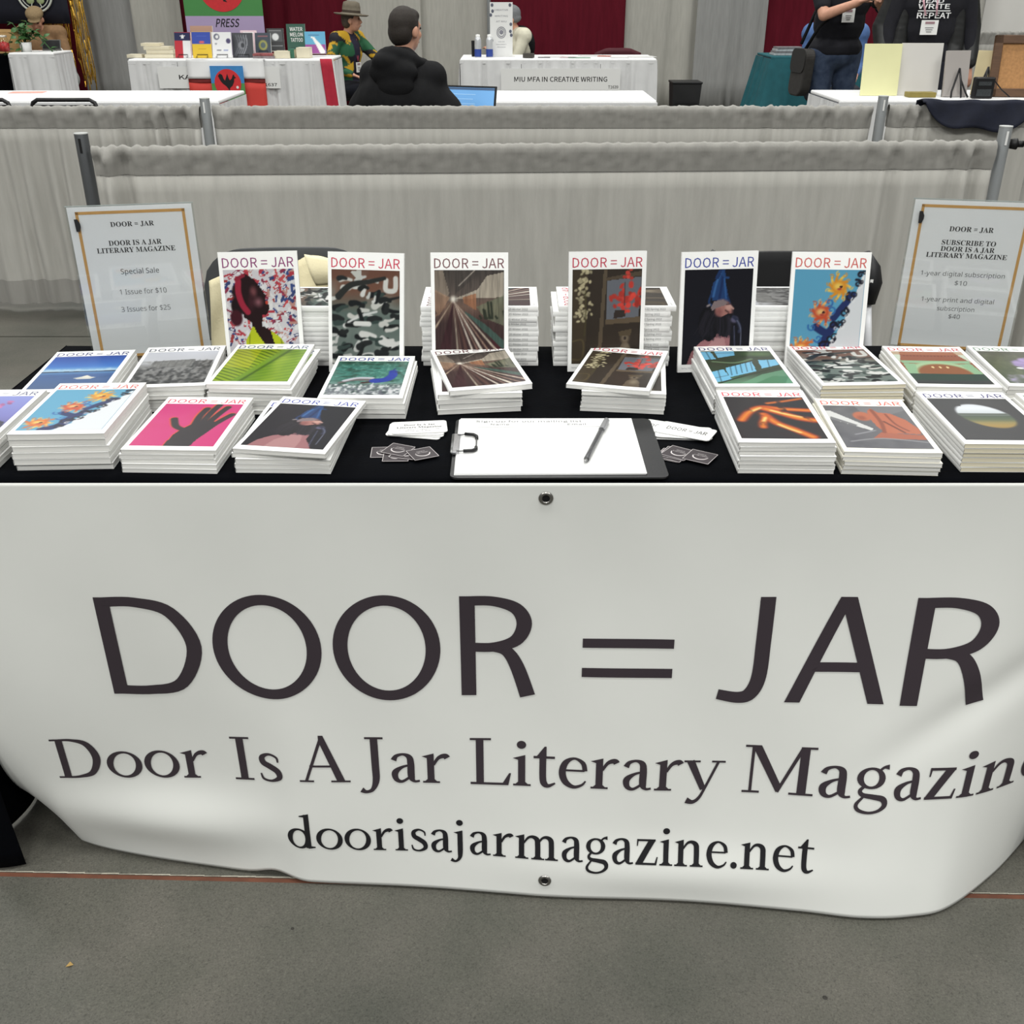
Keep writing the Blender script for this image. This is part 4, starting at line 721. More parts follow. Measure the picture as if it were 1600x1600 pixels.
# ------------------------------------------------------------------ folding chairs and canvas tote behind the table
def chair(label,loc,rz,plate,frame,hub,w=.44,top=.86,bh=.22,name='folding_chair',cat='chair'):
    o=thing(name,label,cat,loc,rz); h=w/2
    def back(u,v):      # sloped, hollowed plate with rounded shoulders
        a=(u-.5)*2; r=.10; e=abs(a)*h; drop=(r-math.sqrt(max(0,r*r-max(0,e-(h-r))**2))) if e>h-r else 0
        z=top-bh+bh*v-drop*v**2-.018*a*a*v; return (a*h,.055*a*a-.03+.10*(z-top),z)
    MB().grid(24,10,lambda u,v:back(1-u,v)).build('backrest',plate,o,True,solid=.018,bevel=.004)
    MB().grid(10,10,lambda u,v:((u-.5)*w*.92*(.9+.1*v),-.32+.32*v-.02,.452-.012*math.sin(math.pi*u))).build('seat',plate,o,True,solid=.016)
    for s in (-1,1):
        MB().tube([(s*(h+.005),.02,top-.09),(s*(h+.022),.0,.62),(s*(h+.030),-.03,.48),(s*(h+.034),-.32,.012)],.0100,10).build('leg',frame,o,True)
        MB().tube([(s*(h-.035),-.30,.46),(s*(h-.035),-.05,.36),(s*(h-.035),.20,.012)],.0115,10).build('leg',frame,o,True)
        if hub:
            hb=MB().tube([(s*(h-.012),.025,top-.015),(s*(h+.004),.02,top-.05),(s*(h+.008),.014,top-.08),(s*(h+.006),.010,top-.128)],[.014,.026,.029,.021],10).build('plastic_hub',hub,o,True); MB().box((s*(h+.004),-.012,top-.075),(.007,.002,.016)).build('white_sticker',CARD,hb)
    MB().cyl((-h+.03,.165,.09),(h-.03,.165,.09),.009).build('cross_bar',frame,o); MB().cyl((-h+.012,-.27,.11),(h-.012,-.27,.11),.009).build('cross_bar',frame,o)
    return o
CH=M('chair_charcoal_plastic',(66,68,70),.5,.05,20,.1,200); CB=M('chair_black_plastic',(20,20,22),.45,.05,20); CS=M('chair_silver_tube',(226,227,230),.35,.03,10,metal=.1)
p=at_y(447,382,2.36); chair('charcoal folding chair behind the table, left, under a cream canvas tote',(p.x,2.36,0),.06,CH,M('chair_grey_tube',(96,98,100),.4,metal=.4),None,.40,p.z)
p=at_y(1240,388,2.36); chair('black folding chair with silver legs behind the table at right',(p.x,2.36,0),-.04,CB,CS,CB,.360,p.z)
CAN=M('cream_canvas',(226,216,180),.85,.05,18,.3,260)
p0,p1=at_y(328,436,2.27),at_y(516,402,2.27)
def tote(u,v):
    x=p0.x+(p1.x-p0.x)*u; zt=p0.z+(p1.z-p0.z)*u+.012*math.sin(9*u); z=.463+(zt-.463)*v
    return (x+.006*math.sin(8*v+3*u),2.20+.045*v+.012*math.sin(7*u+2*v)+.008*math.sin(13*u-9*v)-.05*(1-v)*math.sin(math.pi*u),z)
to=thing('tote_bag','cream canvas tote bag propped on the charcoal chair behind the table','bag')
MB().grid(40,24,tote).build('canvas_body',CAN,to,True,solid=.010)
a=at_y(478,404,2.2);MB().grid(16,10,lambda u,v:(a.x+.10*u+.02*v,2.185-.012*math.sin(3*v)+.012*u,a.z+.012-.065*v*(1-.4*u)-.02*u)).build('folded_flap',CAN,to,True,solid=.005)
# ------------------------------------------------------------------ pipe-and-drape barriers
LINEN=lambda n,rgb:M(n,rgb,.9,.07,40,.35,330,stretch=(1,1,.12),spec=.1,sheen=.1)
DR1=LINEN('drape_linen',(172,170,164)); DR2=LINEN('drape_sleeve_linen',(146,144,139)); DR3=LINEN('drape_linen_pale',(190,187,178)); POST=M('post_dark_steel',(84,86,88),.4,.06,12,metal=.4); POSTL=M('post_grey_steel',(140,143,144),.4,.06,12,metal=.3); KN=M('knob_black',(16,16,17),.5)
def folds(seed,freqs):
    r=random.Random(seed); q=[(f*r.uniform(.85,1.15),r.uniform(0,6.28),r.uniform(.6,1)) for f in freqs]; n=sum(k[2] for k in q)
    return lambda x:sum(a*math.sin(f*x+p+1.3*math.sin(f*.37*x+p)) for f,p,a in q)/n
def barrier(label,a,b,zt,zb,seed,gather=(),amp=.012,sleeve=.092,cat='curtain',name='barrier_drape',mats=None,group=None,dens=1,hem=0):
    a=Vector((a[0],a[1],0)); b=Vector((b[0],b[1],0)); d=b-a; L=d.length; o=thing(name,label,cat,a,math.atan2(d.y,d.x),group); ms=mats or (DR2,DR1)
    f1=folds(seed,(14*dens,23*dens,37*dens)); f2=folds(seed+1,(48*dens,71*dens)); f3=folds(seed+2,(28,61,97)); f4=folds(seed+3,(130,190,83))
    def gat(x): return sum(k*math.exp(-((x-c)/w)**2) for c,w,k in gather)
    n=max(40,int(L*110))
    def sl(u,w):
        x=L*u; g=min(1.6,gat(x)); r=.021; t=w
        # front seam -> over the pipe -> back seam
        if t<.36: k=t/.36; y=-.010-.011*k; z=zt-sleeve+(sleeve-r)*k
        elif t<.64: k=(t-.36)/.28; q=math.pi*k; y=-r*math.cos(q); z=zt-r+r*math.sin(q)
        else: k=(1-t)/.36; y=.010+.011*k; z=zt-sleeve+(sleeve-r)*k
        e=min(1,(zt-z)/.04)*min(1,max(0,(z-zt+sleeve)/.03))*(1 if t<.5 else .6)+.12*(t<.04); lump=(.0035+.006*g)*f4(x+.25*(zt-z)*f3(x))+.003*f3(x*1.3+z*9); top=max(0,1-(zt-z)/.02)
        off=(amp*.10*f1(x)+(.004+.05*g)*.35*f2(x))*min(1,max(0,zt-z-.004)/.035)**1.5*(1 if t<.5 else .5)
        return (x,y+off+lump*e*min(1,max(0,z-zt+sleeve)/.035)*(-1 if t<.5 else .6),z+(.0035+.004*g)*f4(x*1.1+2)*top)
    MB().grid(n,17,sl).build('pipe_sleeve',ms[0],o,True)
    def ct(u,w):
        x=L*u; g=min(1.6,gat(x)); k=w; z=zt-sleeve*.97+(zb-zt+sleeve*.97)*k
        am=amp*(.10+.90*k**.6); y=-.007+am*f1(x+.02*math.sin(4*k))+(.004+.050*g)*(.35+.65*k**.5)*f2(x*(1-.0*k))+.0015*k*f4(x+k*.2)
        return (x,y,z)
    MB().grid(n,14,ct).build('curtain',ms[1],o,True,solid=.001)
    if hem: MB().grid(n,4,lambda u,w:(ct(u,1-hem*w)[0],ct(u,1-hem*w)[1]-.0035,ct(u,1-hem*w)[2])).build('hem_band',DR2,o,True)
    return o
def post(label,x,y,h,mat,knob=0):
    o=thing('drape_post',label,'post',(x,y,0)); MB().cyl((0,0,.008),(0,0,h),.022,n=18).build('upright',mat,o,True,bevel=.001)
    MB().cyl((0,0,h),(0,0,h+.003),.0225,n=18).build('end_cap',M('cap_pale',(186,188,186),.4),o); MB().box((0,0,.004),(.40,.40,.008)).build('base_plate',mat,o)
    MB().box((0,-.0222,h-.035),(.007,.003,.045)).build('slot',KN if mat is POST else CARD,o)
    if knob: MB().cyl((.024,-.004,h-.055),(.045,-.006,h-.055),.016,.019,12).build('locking_knob',KN,o,True); MB().cyl((.044,-.006,h-.055),(.068,-.008,h-.055),.011,.011,10).build('pipe_hook',KN,o,True)
A=at_z(143,228,.914); B=at_z(1556,219,.914)
LA=(B-A).length
barrier('grey linen waist-high drape directly behind the magazine table',A,B,.914,.015,11,[(.05,.10,1.5),(.30,.10,.35),(LA-.12,.10,1.1),(LA-.34,.14,.5)],.011)
pl=at_z(141,214,.945); pr=at_z(1567,209,.948)
post('dark steel drape post at the left end of the nearer barrier',A.x-.04,A.y+.03,.948,POST); post('grey steel drape post with black locking knob at the right end',B.x+.035,B.y+.02,.955,POSTL,1)
b0=(B.x+.115,B.y-.01); barrier('linen drape continuing past the right post of the nearer barrier',b0,(B.x+1.5,B.y-.05),.935,.015,17,[(.03,.12,1.3)],.014)
Y2=4.86
P1=at_y(322,160,Y2); P2=at_y(1376,158,Y2)
mm=(DR2,DR1)
barrier('linen drape of the farther barrier, left of its left post',(-3.6,Y2),(P1.x-.03,Y2),.914,.03,23,[(3.6+P1.x-.18,.26,1.1),(1.0,.6,.35),(1.9,.5,.45)],.040,dens=.9,hem=.14)
barrier('long linen drape of the farther barrier between its two posts',(P1.x+.025,Y2),(P2.x-.03,Y2),.914,.03,29,[(.05,.09,1.4),(P2.x-P1.x-.25,.42,1.2)],.014,dens=.9,hem=.14)
barrier('linen drape of the farther barrier, right of its right post',(P2.x+.04,Y2),(3.9,Y2),.918,.03,31,[(.08,.14,1.5)],.012,dens=.9,hem=.14)
post('drape post where the left drapes of the farther barrier meet',P1.x,Y2-.02,.945,POSTL); post('drape post at the gathered right part of the farther barrier',P2.x,Y2-.03,.955,POSTL)
# ------------------------------------------------------------------ hall behind: people, tables, drapes
def blob_mesh(name,blobs,voxel,mat,dye=None,it=3):
    b=MB()
    for q in blobs:
        if q[0]=='e': b.ball(q[1],q[2],14,9,q[3] if len(q)>3 else None); continue
        p0,p1,r0,r1=Vector(q[0]),Vector(q[1]),q[2],q[3]; n=max(1,int((p1-p0).length/(min(r0,r1)*.45)))
        for i in range(n+1): k=i/n; b.ball(p0.lerp(p1,k),r0+(r1-r0)*k,10,7)
    me=b.mesh(name,None); o=bpy.data.objects.new(name,me); COL.objects.link(o); md=o.modifiers.new('fuse','REMESH'); md.mode='VOXEL'; md.voxel_size=voxel
    sm=o.modifiers.new('smooth','SMOOTH'); sm.factor=.5; sm.iterations=it
    dg=bpy.context.evaluated_depsgraph_get(); dg.update(); out=bpy.data.meshes.new_from_object(o.evaluated_get(dg)); out.name=name
    bpy.data.objects.remove(o); bpy.data.meshes.remove(me); out.materials.clear(); out.materials.append(mat); out.polygons.foreach_set('use_smooth',[True]*len(out.polygons))
    if dye:
        ca=out.color_attributes.new('dye','FLOAT_COLOR','POINT'); cols=[]
        for v in out.vertices: cols+=list(lin(dye(v.co)))+[1]
        ca.data.foreach_set('color',cols)
    return out
def ik(a,c,l1,l2,pole):
    a,c=Vector(a),Vector(c); d=c-a; L=min(d.length,(l1+l2)*.995); d.normalize(); k=(l1*l1-l2*l2+L*L)/(2*L); h=math.sqrt(max(0,l1*l1-k*k))
    p=Vector(pole)-a; p=(p-d*p.dot(d)).normalized(); return a+d*k+p*h, a+d*L
def hand(w,dirn,up,s=1,curl=.4,side=1):
    """palm, four fingers of unequal length and a thumb from the side of the palm; w=wrist"""
    w=Vector(w); d=Vector(dirn).normalized(); u=Vector(up); u=(u-d*u.dot(d)).normalized(); x=d.cross(u)*side; o=[]
    for k in (-.026,-.009,.009,.026): o.append((w+d*.01+x*k*.7,w+d*.085+x*k,.014,.0125))
    for k,l in ((-.028,.058),(-.010,.072),(.009,.078),(.027,.068)):
        a=w+d*.088+x*k; b=a+(d*math.cos(curl)-u*math.sin(curl))*l*.55; c=b+(d*math.cos(2.2*curl)-u*math.sin(2.2*curl))*l*.45; o+=[(a,b,.0100,.0092),(b,c,.0092,.0078)]
    t=w+d*.03+x*.028; b=t+(d*.55+x*.75-u*.25).normalized()*.038; c=b+(d*.9+x*.2-u*.3).normalized()*.030; o+=[(t,b,.0125,.0105),(b,c,.0105,.0085)]
    return o
def rotz(v,a,c=(0,0,0)): v=Vector(v)-Vector(c); return Vector((v.x*math.cos(a)-v.y*math.sin(a),v.x*math.sin(a)+v.y*math.cos(a),v.z))+Vector(c)
def head_parts(hc,yaw,pitch):
    mt=Matrix.Translation(Vector(hc))@Matrix.Rotation(yaw,4,'Z')@Matrix.Rotation(pitch,4,'X'); f=lambda *p:mt@Vector(p); r=(pitch,0,yaw)
    bl=[('e',f(0,-.008,.012),(.074,.094,.092),r),('e',f(0,.026,-.055),(.056,.062,.066),r),('e',f(0,.046,-.098),(.030,.030,.022),r),(f(0,.088,.008),f(0,.108,-.034),.010,.014),('e',f(0,.070,.018),(.056,.022,.016),r),('e',f(0,.084,-.068),(.026,.014,.010),r)]
    bl+=[('e',f(s*.077,-.006,-.022),(.010,.022,.032),r) for s in (-1,1)]+[('e',f(s*.036,.064,-.030),(.024,.022,.022),r) for s in (-1,1)]
    return bl,f,r
SKIN=M('skin',(196,146,122),.5,.06,40,spec=.35); SHOE=M('shoe_black',(24,24,26),.5); EYE=M('eye_dark',(40,30,28),.3); LIP=M('lip',(158,96,88),.5)
def person(label,x,y,rz,seated,top,trousers,sleeve=1,hz=None,head=(0,0,0),hyaw=0,hpitch=0,hands=None,girth=1,dye=None,extra=None,skin=None,vox=.010,legs=True,lean=.04,hand_dir=None,pz=None,shw=.175,pole=3.2,drop=0,extra_top=(),sit=3):
    """top / trousers: materials; hands: two wrist targets in the body's own frame (x right, y forward, z up)"""
    skin=skin or SKIN; o=thing('person',label,'person',(x,y,0),rz); pz=pz or (.50 if seated else .93); sz=pz+.50; g=girth
    nz=sz+.055; hc=Vector((0,lean+.05,nz+.135))+Vector(head)
    sh=[Vector((s*shw*g,lean,sz-drop)) for s in (-1,1)]; hip=[Vector((s*.085*g,0,pz)) for s in (-1,1)]
    if seated: kn=[Vector((s*.13,.42,pz+.01)) for s in (-1,1)]; an=[Vector((s*.13,.40,.09)) for s in (-1,1)]
    else: kn=[Vector((s*.10,.03,.50)) for s in (-1,1)]; an=[Vector((s*.11,-.01,.09)) for s in (-1,1)]
    hands=hands or [(-.20,.30,pz+.12),(.20,.30,pz+.12)]
    body,f,r=head_parts(hc,hyaw,hpitch); nb=Vector((0,lean-.005,nz-.03)); body+=[(nb,hc+Vector((0,-.02,-.07)),.056,.052)]
    tor=[('e',(0,.0,pz+.02),(.165*g,.115*g,.13)),('e',(0,lean*.4,pz+.22),(.150*g,.110*g,.19)),('e',(0,lean*.8,pz+.37),(min(.172,shw)*g,.118*g,.165)),(sh[0],sh[1],.066*g,.066*g),(nb+Vector((0,0,-.02)),sh[0],.055,.060),(nb+Vector((0,0,-.02)),sh[1],.055,.060)]
    arm=[]; slv=[]; hb=[]
    for i in (0,1):
        el,wr=ik(sh[i],hands[i],.29,.255,(sh[i].x*pole,lean-.25,pz)); arm+=[(sh[i],el,.050*g,.041),(el,wr,.041,.028)]
        fwd=(Vector(hand_dir[i]) if hand_dir else (wr-el)); hb+=hand(wr,fwd,(0,0,1) if abs(fwd.normalized().z)<.85 else (0,1,0),side=(-1 if i else 1))
        slv+=[(sh[i],el,.064*g,.054)] if sleeve==1 else [(sh[i],sh[i].lerp(el,.72),.064*g,.060)]
        if sleeve==1: slv+=[(el,el.lerp(wr,.94),.053,.040)]
    leg=[]; tr=[]
    for i in (0,1):
        leg+=[(hip[i],kn[i],.080,.055),(kn[i],an[i],.054,.036),(an[i],an[i]+Vector((0,.15,-.055)),.035,.026)]; tr+=[(hip[i],kn[i],.098*g,.070),(kn[i],an[i]+Vector((0,0,.02)),.068,.058)]
    link('body',blob_mesh('body',body+tor+arm+hb+leg,vox,skin),o)
    tm=[('e',(0,.0,pz+.03),(.178*g,.128*g,.13)),('e',(0,lean*.4,pz+.22),(.165*g,.124*g,.20)),('e',(0,lean*.8,pz+.37),(min(.186,shw+.012)*g,.130*g,.17)),(sh[0],sh[1],.077*g,.077*g),(nb+Vector((0,0,-.035)),sh[0],.060,.072),(nb+Vector((0,0,-.035)),sh[1],.060,.072)]+slv
    topo=link(top[0],blob_mesh(top[0],tm+list(extra_top),vox*1.15,top[1],dye,sit),o)
    link('trousers',blob_mesh('trousers',[('e',(0,0,pz),(.172*g,.124*g,.13))]+tr,.014,trousers),o)
    for i in (0,1): link('shoe',blob_mesh('shoe',[(an[i]+Vector((0,-.03,-.045)),an[i]+Vector((0,.15,-.055)),.044,.034)],.012,SHOE),o)
    for s in (-1,1): MB().ball(f(s*.031,.084,.004),(.011,.008,.008),8,6,r).build('eye',EYE,o,True)
    MB().tube([f(-.022,.094,-.066),f(0,.100,-.064),f(.022,.094,-.066)],[.002,.0045,.002],6).build('mouth',LIP,o,True)
    return o,f,r,hc,sh,nb
def hair(o,f,r,mat,hc,full=True,vox=.008):
    bl=[('e',f(0,-.018,.022),(.080,.092,.090),r),('e',f(0,-.045,-.02),(.074,.062,.075),r)]+([('e',f(0,.030,.062),(.064,.050,.040),r)] if full else [])
    return link('hair',blob_mesh('hair',bl,vox,mat),o)
def lanyard(o,pts,mat,badge=None,size=(.10,.085),f=-1):
    for p in pts: MB().tube(p,.006,6).build('lanyard_strap',mat,o,True)
    if badge:
        b=MB().box(badge,(size[0],.004,size[1])).build('badge',CARD,o); 
        MB().box((badge[0],badge[1]+.003,badge[2]+size[1]*.32),(size[0]*.55,.002,size[1]*.16)).build('badge_header',M('badge_mauve',(150,120,126),.5),b)
        for k in (0,1,2): MB().box((badge[0],badge[1]+.003,badge[2]-size[1]*(.02+.14*k)),(size[0]*(.5-.1*k),.002,size[1]*.04)).build('badge_line',INKG,b)
# --- black-hoodie man from behind, laptop on his lap
BLK1=M('black_jacket_cloth',(17,17,19),.8,.2,30,.3,120,spec=.2); HAIRB=M('hair_dark_brown',(40,33,28),.7,.25,160,.6,500); JEAN=M('denim_blue',(52,66,92),.85,.16,18,.3,400,rgb2=(74,88,112)); DNAVY=M('trouser_navy',(30,32,42),.8,.1,30)
p=at_y(625,60,6.12)
o,f,r,hc,sh,nb=person('man in black hooded jacket seen from behind, working on a laptop',p.x,6.10,-.32,True,('jacket',BLK1),DNAVY,1,head=(.015,-.02,-.005),hyaw=-.25,hpitch=-.06,hands=[(.02,.44,.70),(.20,.44,.70)],girth=1.16,lean=.02,shw=.150,pole=1.25,drop=.055,sit=26,extra_top=[((s*.03,-.02,1.02),(s*.235,.03,.76),.085,.115) for s in (-1,1)]+[('e',(0,-.02,.80),(.27,.15,.20)),('e',(0,-.01,.66),(.29,.17,.16))])
hair(o,f,r,HAIRB,hc,True)
MB().ball(f(0,-.035,.088),(.034,.038,.012),12,8,r).build('thin_crown',M('scalp',(126,100,84),.6,.2,80),o,True)
hd=[]
for i in range(13): a=math.radians(180+15*i); hd.append(Vector((.125*math.cos(a),.0+.115*math.sin(a)+.015,nb.z+.012+.032*math.cos(2*a+math.pi)))) 
link('hood',blob_mesh('hood',[(hd[i],hd[i+1],.040,.040) for i in range(12)]+[('e',(0,-.105,nb.z-.05),(.15,.058,.075)),('e',(.02,-.125,nb.z-.12),(.11,.040,.07)),('e',(-.03,-.12,nb.z+.0),(.09,.05,.05))],.009,BLK1,None,14),o)
lp=at_y(712,160,6.42); lt=thing('laptop','open laptop with a blue screen on the lap of the man in black','laptop',(lp.x+.03,6.38,.642),-.34)
MB().box((0,0,.009),(.33,.23,.016)).build('keyboard_base',CB,lt,bevel=.003)
t=Matrix.Translation((0,.118,.016))@Matrix.Rotation(math.radians(-14),4,'X'); lid=MB(); lid.box((0,0,.108),(.33,.008,.212)); lid.v=[tuple(t@Vector(v)) for v in lid.v]; lo=lid.build('lid',CB,lt,bevel=.002)
s_=MB().box((0,-.0048,.110),(.305,.001,.186)); s_.v=[tuple(t@Vector(v)) for v in s_.v]; s_.build('screen',emit('screen_blue',(112,168,222),.55),lo)
s_=MB().box((0,-.0054,.196),(.305,.001,.012)); s_.v=[tuple(t@Vector(v)) for v in s_.v]; s_.build('menu_bar',emit('screen_bar',(70,96,130),.4),lo)
for k in range(4): q=MB().box((-.05,-.0055,.165-.026*k),(.17-.03*(k%2),.0006,.004)); q.v=[tuple(t@Vector(v)) for v in q.v]; q.build('text_row',emit('screen_row_%d'%k,(150,194,232),.6),lo)
# --- skirted tables
WSK=M('white_skirt_satin',(214,214,214),.55,.03,12,.1,200,spec=.3); WTOP=M('white_table_vinyl',(240,240,240),.45,.02,6)
def skirted(label,x0,x1,y0,y1,z,seed,sk=WSK,top=WTOP,flare=0.0,pitch=60,group=None,pl=1):
    o=thing('skirted_table',label,'table',((x0+x1)/2,y0,0),0,group); cx=(x0+x1)/2; w=x1-x0; d=y1-y0
    MB().box((0,d/2,z-.012),(w,d,.024)).build('top_cover',top,o,bevel=.008); fr=folds(seed,(pitch,pitch*1.7,pitch*.6))
    MB().box((0,-.004,z-.030),(w+.012,.008,.036)).build('skirt_band',sk,o,bevel=.003)
    pts=[(-w/2,d),(-w/2,0),(w/2,0),(w/2,d)]; nrm=[(-1,0),(0,-1),(1,0)]
    for n in range(3):
        A_,B_2=Vector(pts[n]),Vector(pts[n+1]); L=(B_2-A_).length
        def fn(u,v,n=n,A_=A_,B_2=B_2,L=L):
            p=A_.lerp(B_2,u); nn=Vector(nrm[n])
            for m,s in ((n-1,L*u),(n+1,L*(1-u))):
                if 0<=m<3: k=.5*math.exp(-s/.07); nn=nn*(1-k)+Vector(nrm[m])*k
            h=fr(L*u+3.7*n); fl=flare*v*(1+.6*max(0,1-min(L*u if n else 9,L*(1-u) if n<2 else 9)/.15)); e=(h-.35*abs(h))*(.010+.020*v)*min(1,v*6+.2)*pl
            q=p+nn*(.010+.022*v+e+fl); return (q.x,q.y,(z-.022)*(1-v)+.012*v)
        MB().grid(max(24,int(L*110)),9,fn).build('pleated_skirt',sk,o,True)
    return o
zt=.762
xr=at_y(341,158,6.80).x; skirted('long white skirted table at left behind the farther barrier, pink paper on it',-3.75,xr,6.80,7.50,zt,3)
a=at_z(43,143.5,zt+.004); tag(MB().box((0,0,0),(.22,.11,.002)).build('paper_sheet',M('salmon_paper',(226,160,146),.6,.03,9),loc=(a.x,a.y,zt+.0015),rot=(0,0,.1)),'salmon pink paper lying on the left white table','paper')
xa,xb=at_y(600,158,6.80).x,at_y(1026,158,6.80).x; skirted('empty white table beyond the barrier, right of the man in black',xa,xb,6.80,7.50,zt,5)
def tube_chair(label,px0,px1,py,y):
    a,b=at_y(px0,py,y),at_y(px1,py,y); h=(b.x-a.x)/2; z=a.z; o=thing('folding_chair',label,'chair',((a.x+b.x)/2,y,0))
    MB().tube([(-h,.06,.012),(-h,-.02,.45),(-h,0,z-.05),(-h+.012,.002,z-.018),(-h+.04,.002,z-.002),(h-.04,.002,z-.002),(h-.012,.002,z-.018),(h,0,z-.05),(h,-.02,.45),(h,.06,.012)],.012,8).build('back_frame',CB,o,True)
    MB().grid(10,6,lambda u,v:((u-.5)*2*(h-.014),.02*(2*u-1)**2-.006,z-.03-.19*v)).build('backrest',CB,o,True,solid=.01); MB().box((0,.19,.45),(2*h-.03,.36,.02)).build('seat',CB,o,bevel=.008)
    for s in (-1,1): MB().cyl((s*(h-.02),.36,.45),(s*(h-.02),-.14,.012),.011).build('leg',CB,o)
    return o
tube_chair('black folding chair tucked at the left white table, its rounded top showing',47,150,155.5,6.40); tube_chair('black folding chair at the left edge of the photo by the white table',-75,14,155.5,6.40)
# right table of the same row, with easels, boards, radio and frame
xl=at_y(1312,158,6.85).x; skirted('white table at right behind the barrier, carrying easels and boards',xl,4.4,6.85,7.55,zt,7)
def board(label,name,cat,pxs,mat,y,th=.008,lean=.12,extra=None):
    (x0,y0),(x1,y1)=pxs; a=at_y(x0,y1,y); b=at_y(x1,y1,y); t=at_y(x0,y0,y); w=b.x-a.x; h=(t.z-zt)/math.cos(lean); o=thing(name,label,cat,((a.x+b.x)/2,y,zt+.001),rot=(-lean,0,extra or 0)); MB().box((0,0,h/2),(w,th,h)).build('panel',mat,o,bevel=.001); return o,w,h
o,w,h=board('pale yellow board standing on the right white table','display_board','board',((1344,69),(1402,143)),M('board_yellow',(224,222,172),.6,.05,3),7.10); MB().box((0,.085,h*.36),(.02,.004,h*.66),(.42,0,0)).build('prop_strut',CARD,o)
o,w,h=board('grey-white board beside the yellow board on the right table','display_board','board',((1401,68),(1464,143)),M('board_greywhite',(206,203,198),.6,.03,3),7.12,extra=-.06); MB().box((0,.085,h*.36),(.02,.004,h*.66),(.42,0,0)).build('prop_strut',CARD,o)
tag(MB().box((0,0,0),(.17,.09,.028)).build('book',M('olive_book',(136,122,62),.6,.1,20),loc=(at_y(1439,140,7.02).x,7.02,zt+.016)),'olive book lying flat before the grey-white board','book')
for lb,px0,px1,pt,mt_,y,ez in (('greyish book on a black easel, seen from behind on the right table',1473,1511,80,M('book_back_grey',(166,160,156),.6,.03,6),7.02,.10),('cream book with dark cover on an easel behind the black radio',1518,1553,80,M('book_back_cream',(206,192,152),.6,.05,6),7.14,-.5)):
    o,w,h=board(lb,'book','book',((px0,pt),(px1,141)),mt_,y,.022,.16,ez); MB().box((0,.013,h/2),(w*1.02,.004,h*1.01)).build('cover',M('book_dark_cover',(28,30,40),.5),o)
    e=thing('easel','black folding easel holding the '+('greyish' if ez>0 else 'cream')+' book','easel',(o.location.x,y-.02,zt+.001),ez)
    for s in (-1,1): MB().tube([(s*.055,-.055,.004),(s*.045,-.03,.035),(s*.018,-.004,.10),(0,.004,.17)],.006,6).build('leg',CB,e,True)
    MB().tube([(0,.0,.165),(0,-.045,.08),(0,-.075,.004)],.006,6).build('rear_leg',CB,e,True)
r_=at_y(1534,146,6.92); o=thing('radio','small black radio with antenna on the right white table','radio',(r_.x,6.92,zt+.001)); MB().box((0,0,.062),(.125,.05,.124)).build('case',CB,o,bevel=.008)
for nm,c,d in (('display',(0,-.026,.088),(.08,.003,.022)),('speaker_grille',(0,-.026,.035),(.09,.003,.04))): MB().box(c,d).build(nm,M('radio_'+nm,(60,64,66),.4,.3,200),o)
MB().tube([(.055,0,.12),(.075,.02,.10),(.12,.0,.05),(.17,-.02,.01)],.004,6).build('cable',CB,o,True)
fa=at_y(1562,70,7.0); o=thing('picture_frame','brown wooden frame with corkboard standing at the right edge','frame',(fa.x+.17,7.0,zt+.001),rot=(-.16,0,-.12)); Wd=M('frame_walnut',(92,66,46),.5,.2,14,stretch=(1,1,12))
for c,d in (((0,0,.025),(.36,.03,.05)),((0,0,.335),(.36,.03,.05)),((-.155,0,.18),(.05,.03,.36)),((.155,0,.18),(.05,.03,.36))): MB().box(c,d).build('frame_rail',Wd,o,bevel=.004)
MB().box((0,.004,.18),(.27,.012,.27)).build('cork_panel',M('cork',(176,130,84),.8,.15,60),o)
# navy cloth slung over the farther barrier at right
NV=M('navy_cloth',(22,26,42),.8,.2,20,.2,160)
nx0,nx1=at_y(1440,160,4.83).x,at_y(1640,160,4.83).x
def nav(u,v):
    x=nx0+(nx1-nx0)*u; dp=.012+.125*math.sin(math.pi*min(1,max(0,(u-.02)/.98))**.9)**.8*(1+.16*math.sin(11*u))
    if v<.5: k=1-v*2; return (x,4.860+.030+.02*k,.944-.20*k)
    k=(v-.5)*2; return (x,4.860-.030-.018*k-.010*math.sin(15*u+3*k)*k,.944-dp*k+.004*math.sin(20*u)*(1-k))
o=MB().grid(50,18,nav).build('navy_cloth',NV,None,True,solid=.006); tag(o,'dark navy cloth slung over the farther barrier at right','cloth')
# --- back drapes
GREY=LINEN('drape_grey',(150,150,148)); PALE=LINEN('drape_pale',(176,174,166)); MAR=M('drape_maroon',(92,20,34),.85,.12,30,.3,300,stretch=(1,1,.12),spec=.12)
YB=13.35
def drape(label,px0,px1,mat,seed,y=YB,amp=.035,ztop=2.6,dens=1,group=None):
    a,b=at_y(px0,90,y).x,at_y(px1,90,y).x; fr=folds(seed,(11*dens,19*dens,31*dens)); L=b-a; o=thing('backdrop_drape',label,'curtain',(a,y,0),group=group)
    MB().grid(max(24,int(L*36)),8,lambda u,v:(L*u,amp*(.6+.4*v)*fr(L*u+.05*math.sin(3*v+6*u)),ztop+(.02-ztop)*v)).build('curtain',mat,o,True,solid=.002)
    MB().grid(max(24,int(L*36)),5,lambda u,v:(L*u,-.03+.05*v+.006*fr(L*u*2),ztop+.02*math.sin(math.pi*v))).build('rod_pocket',mat,o,True); return o
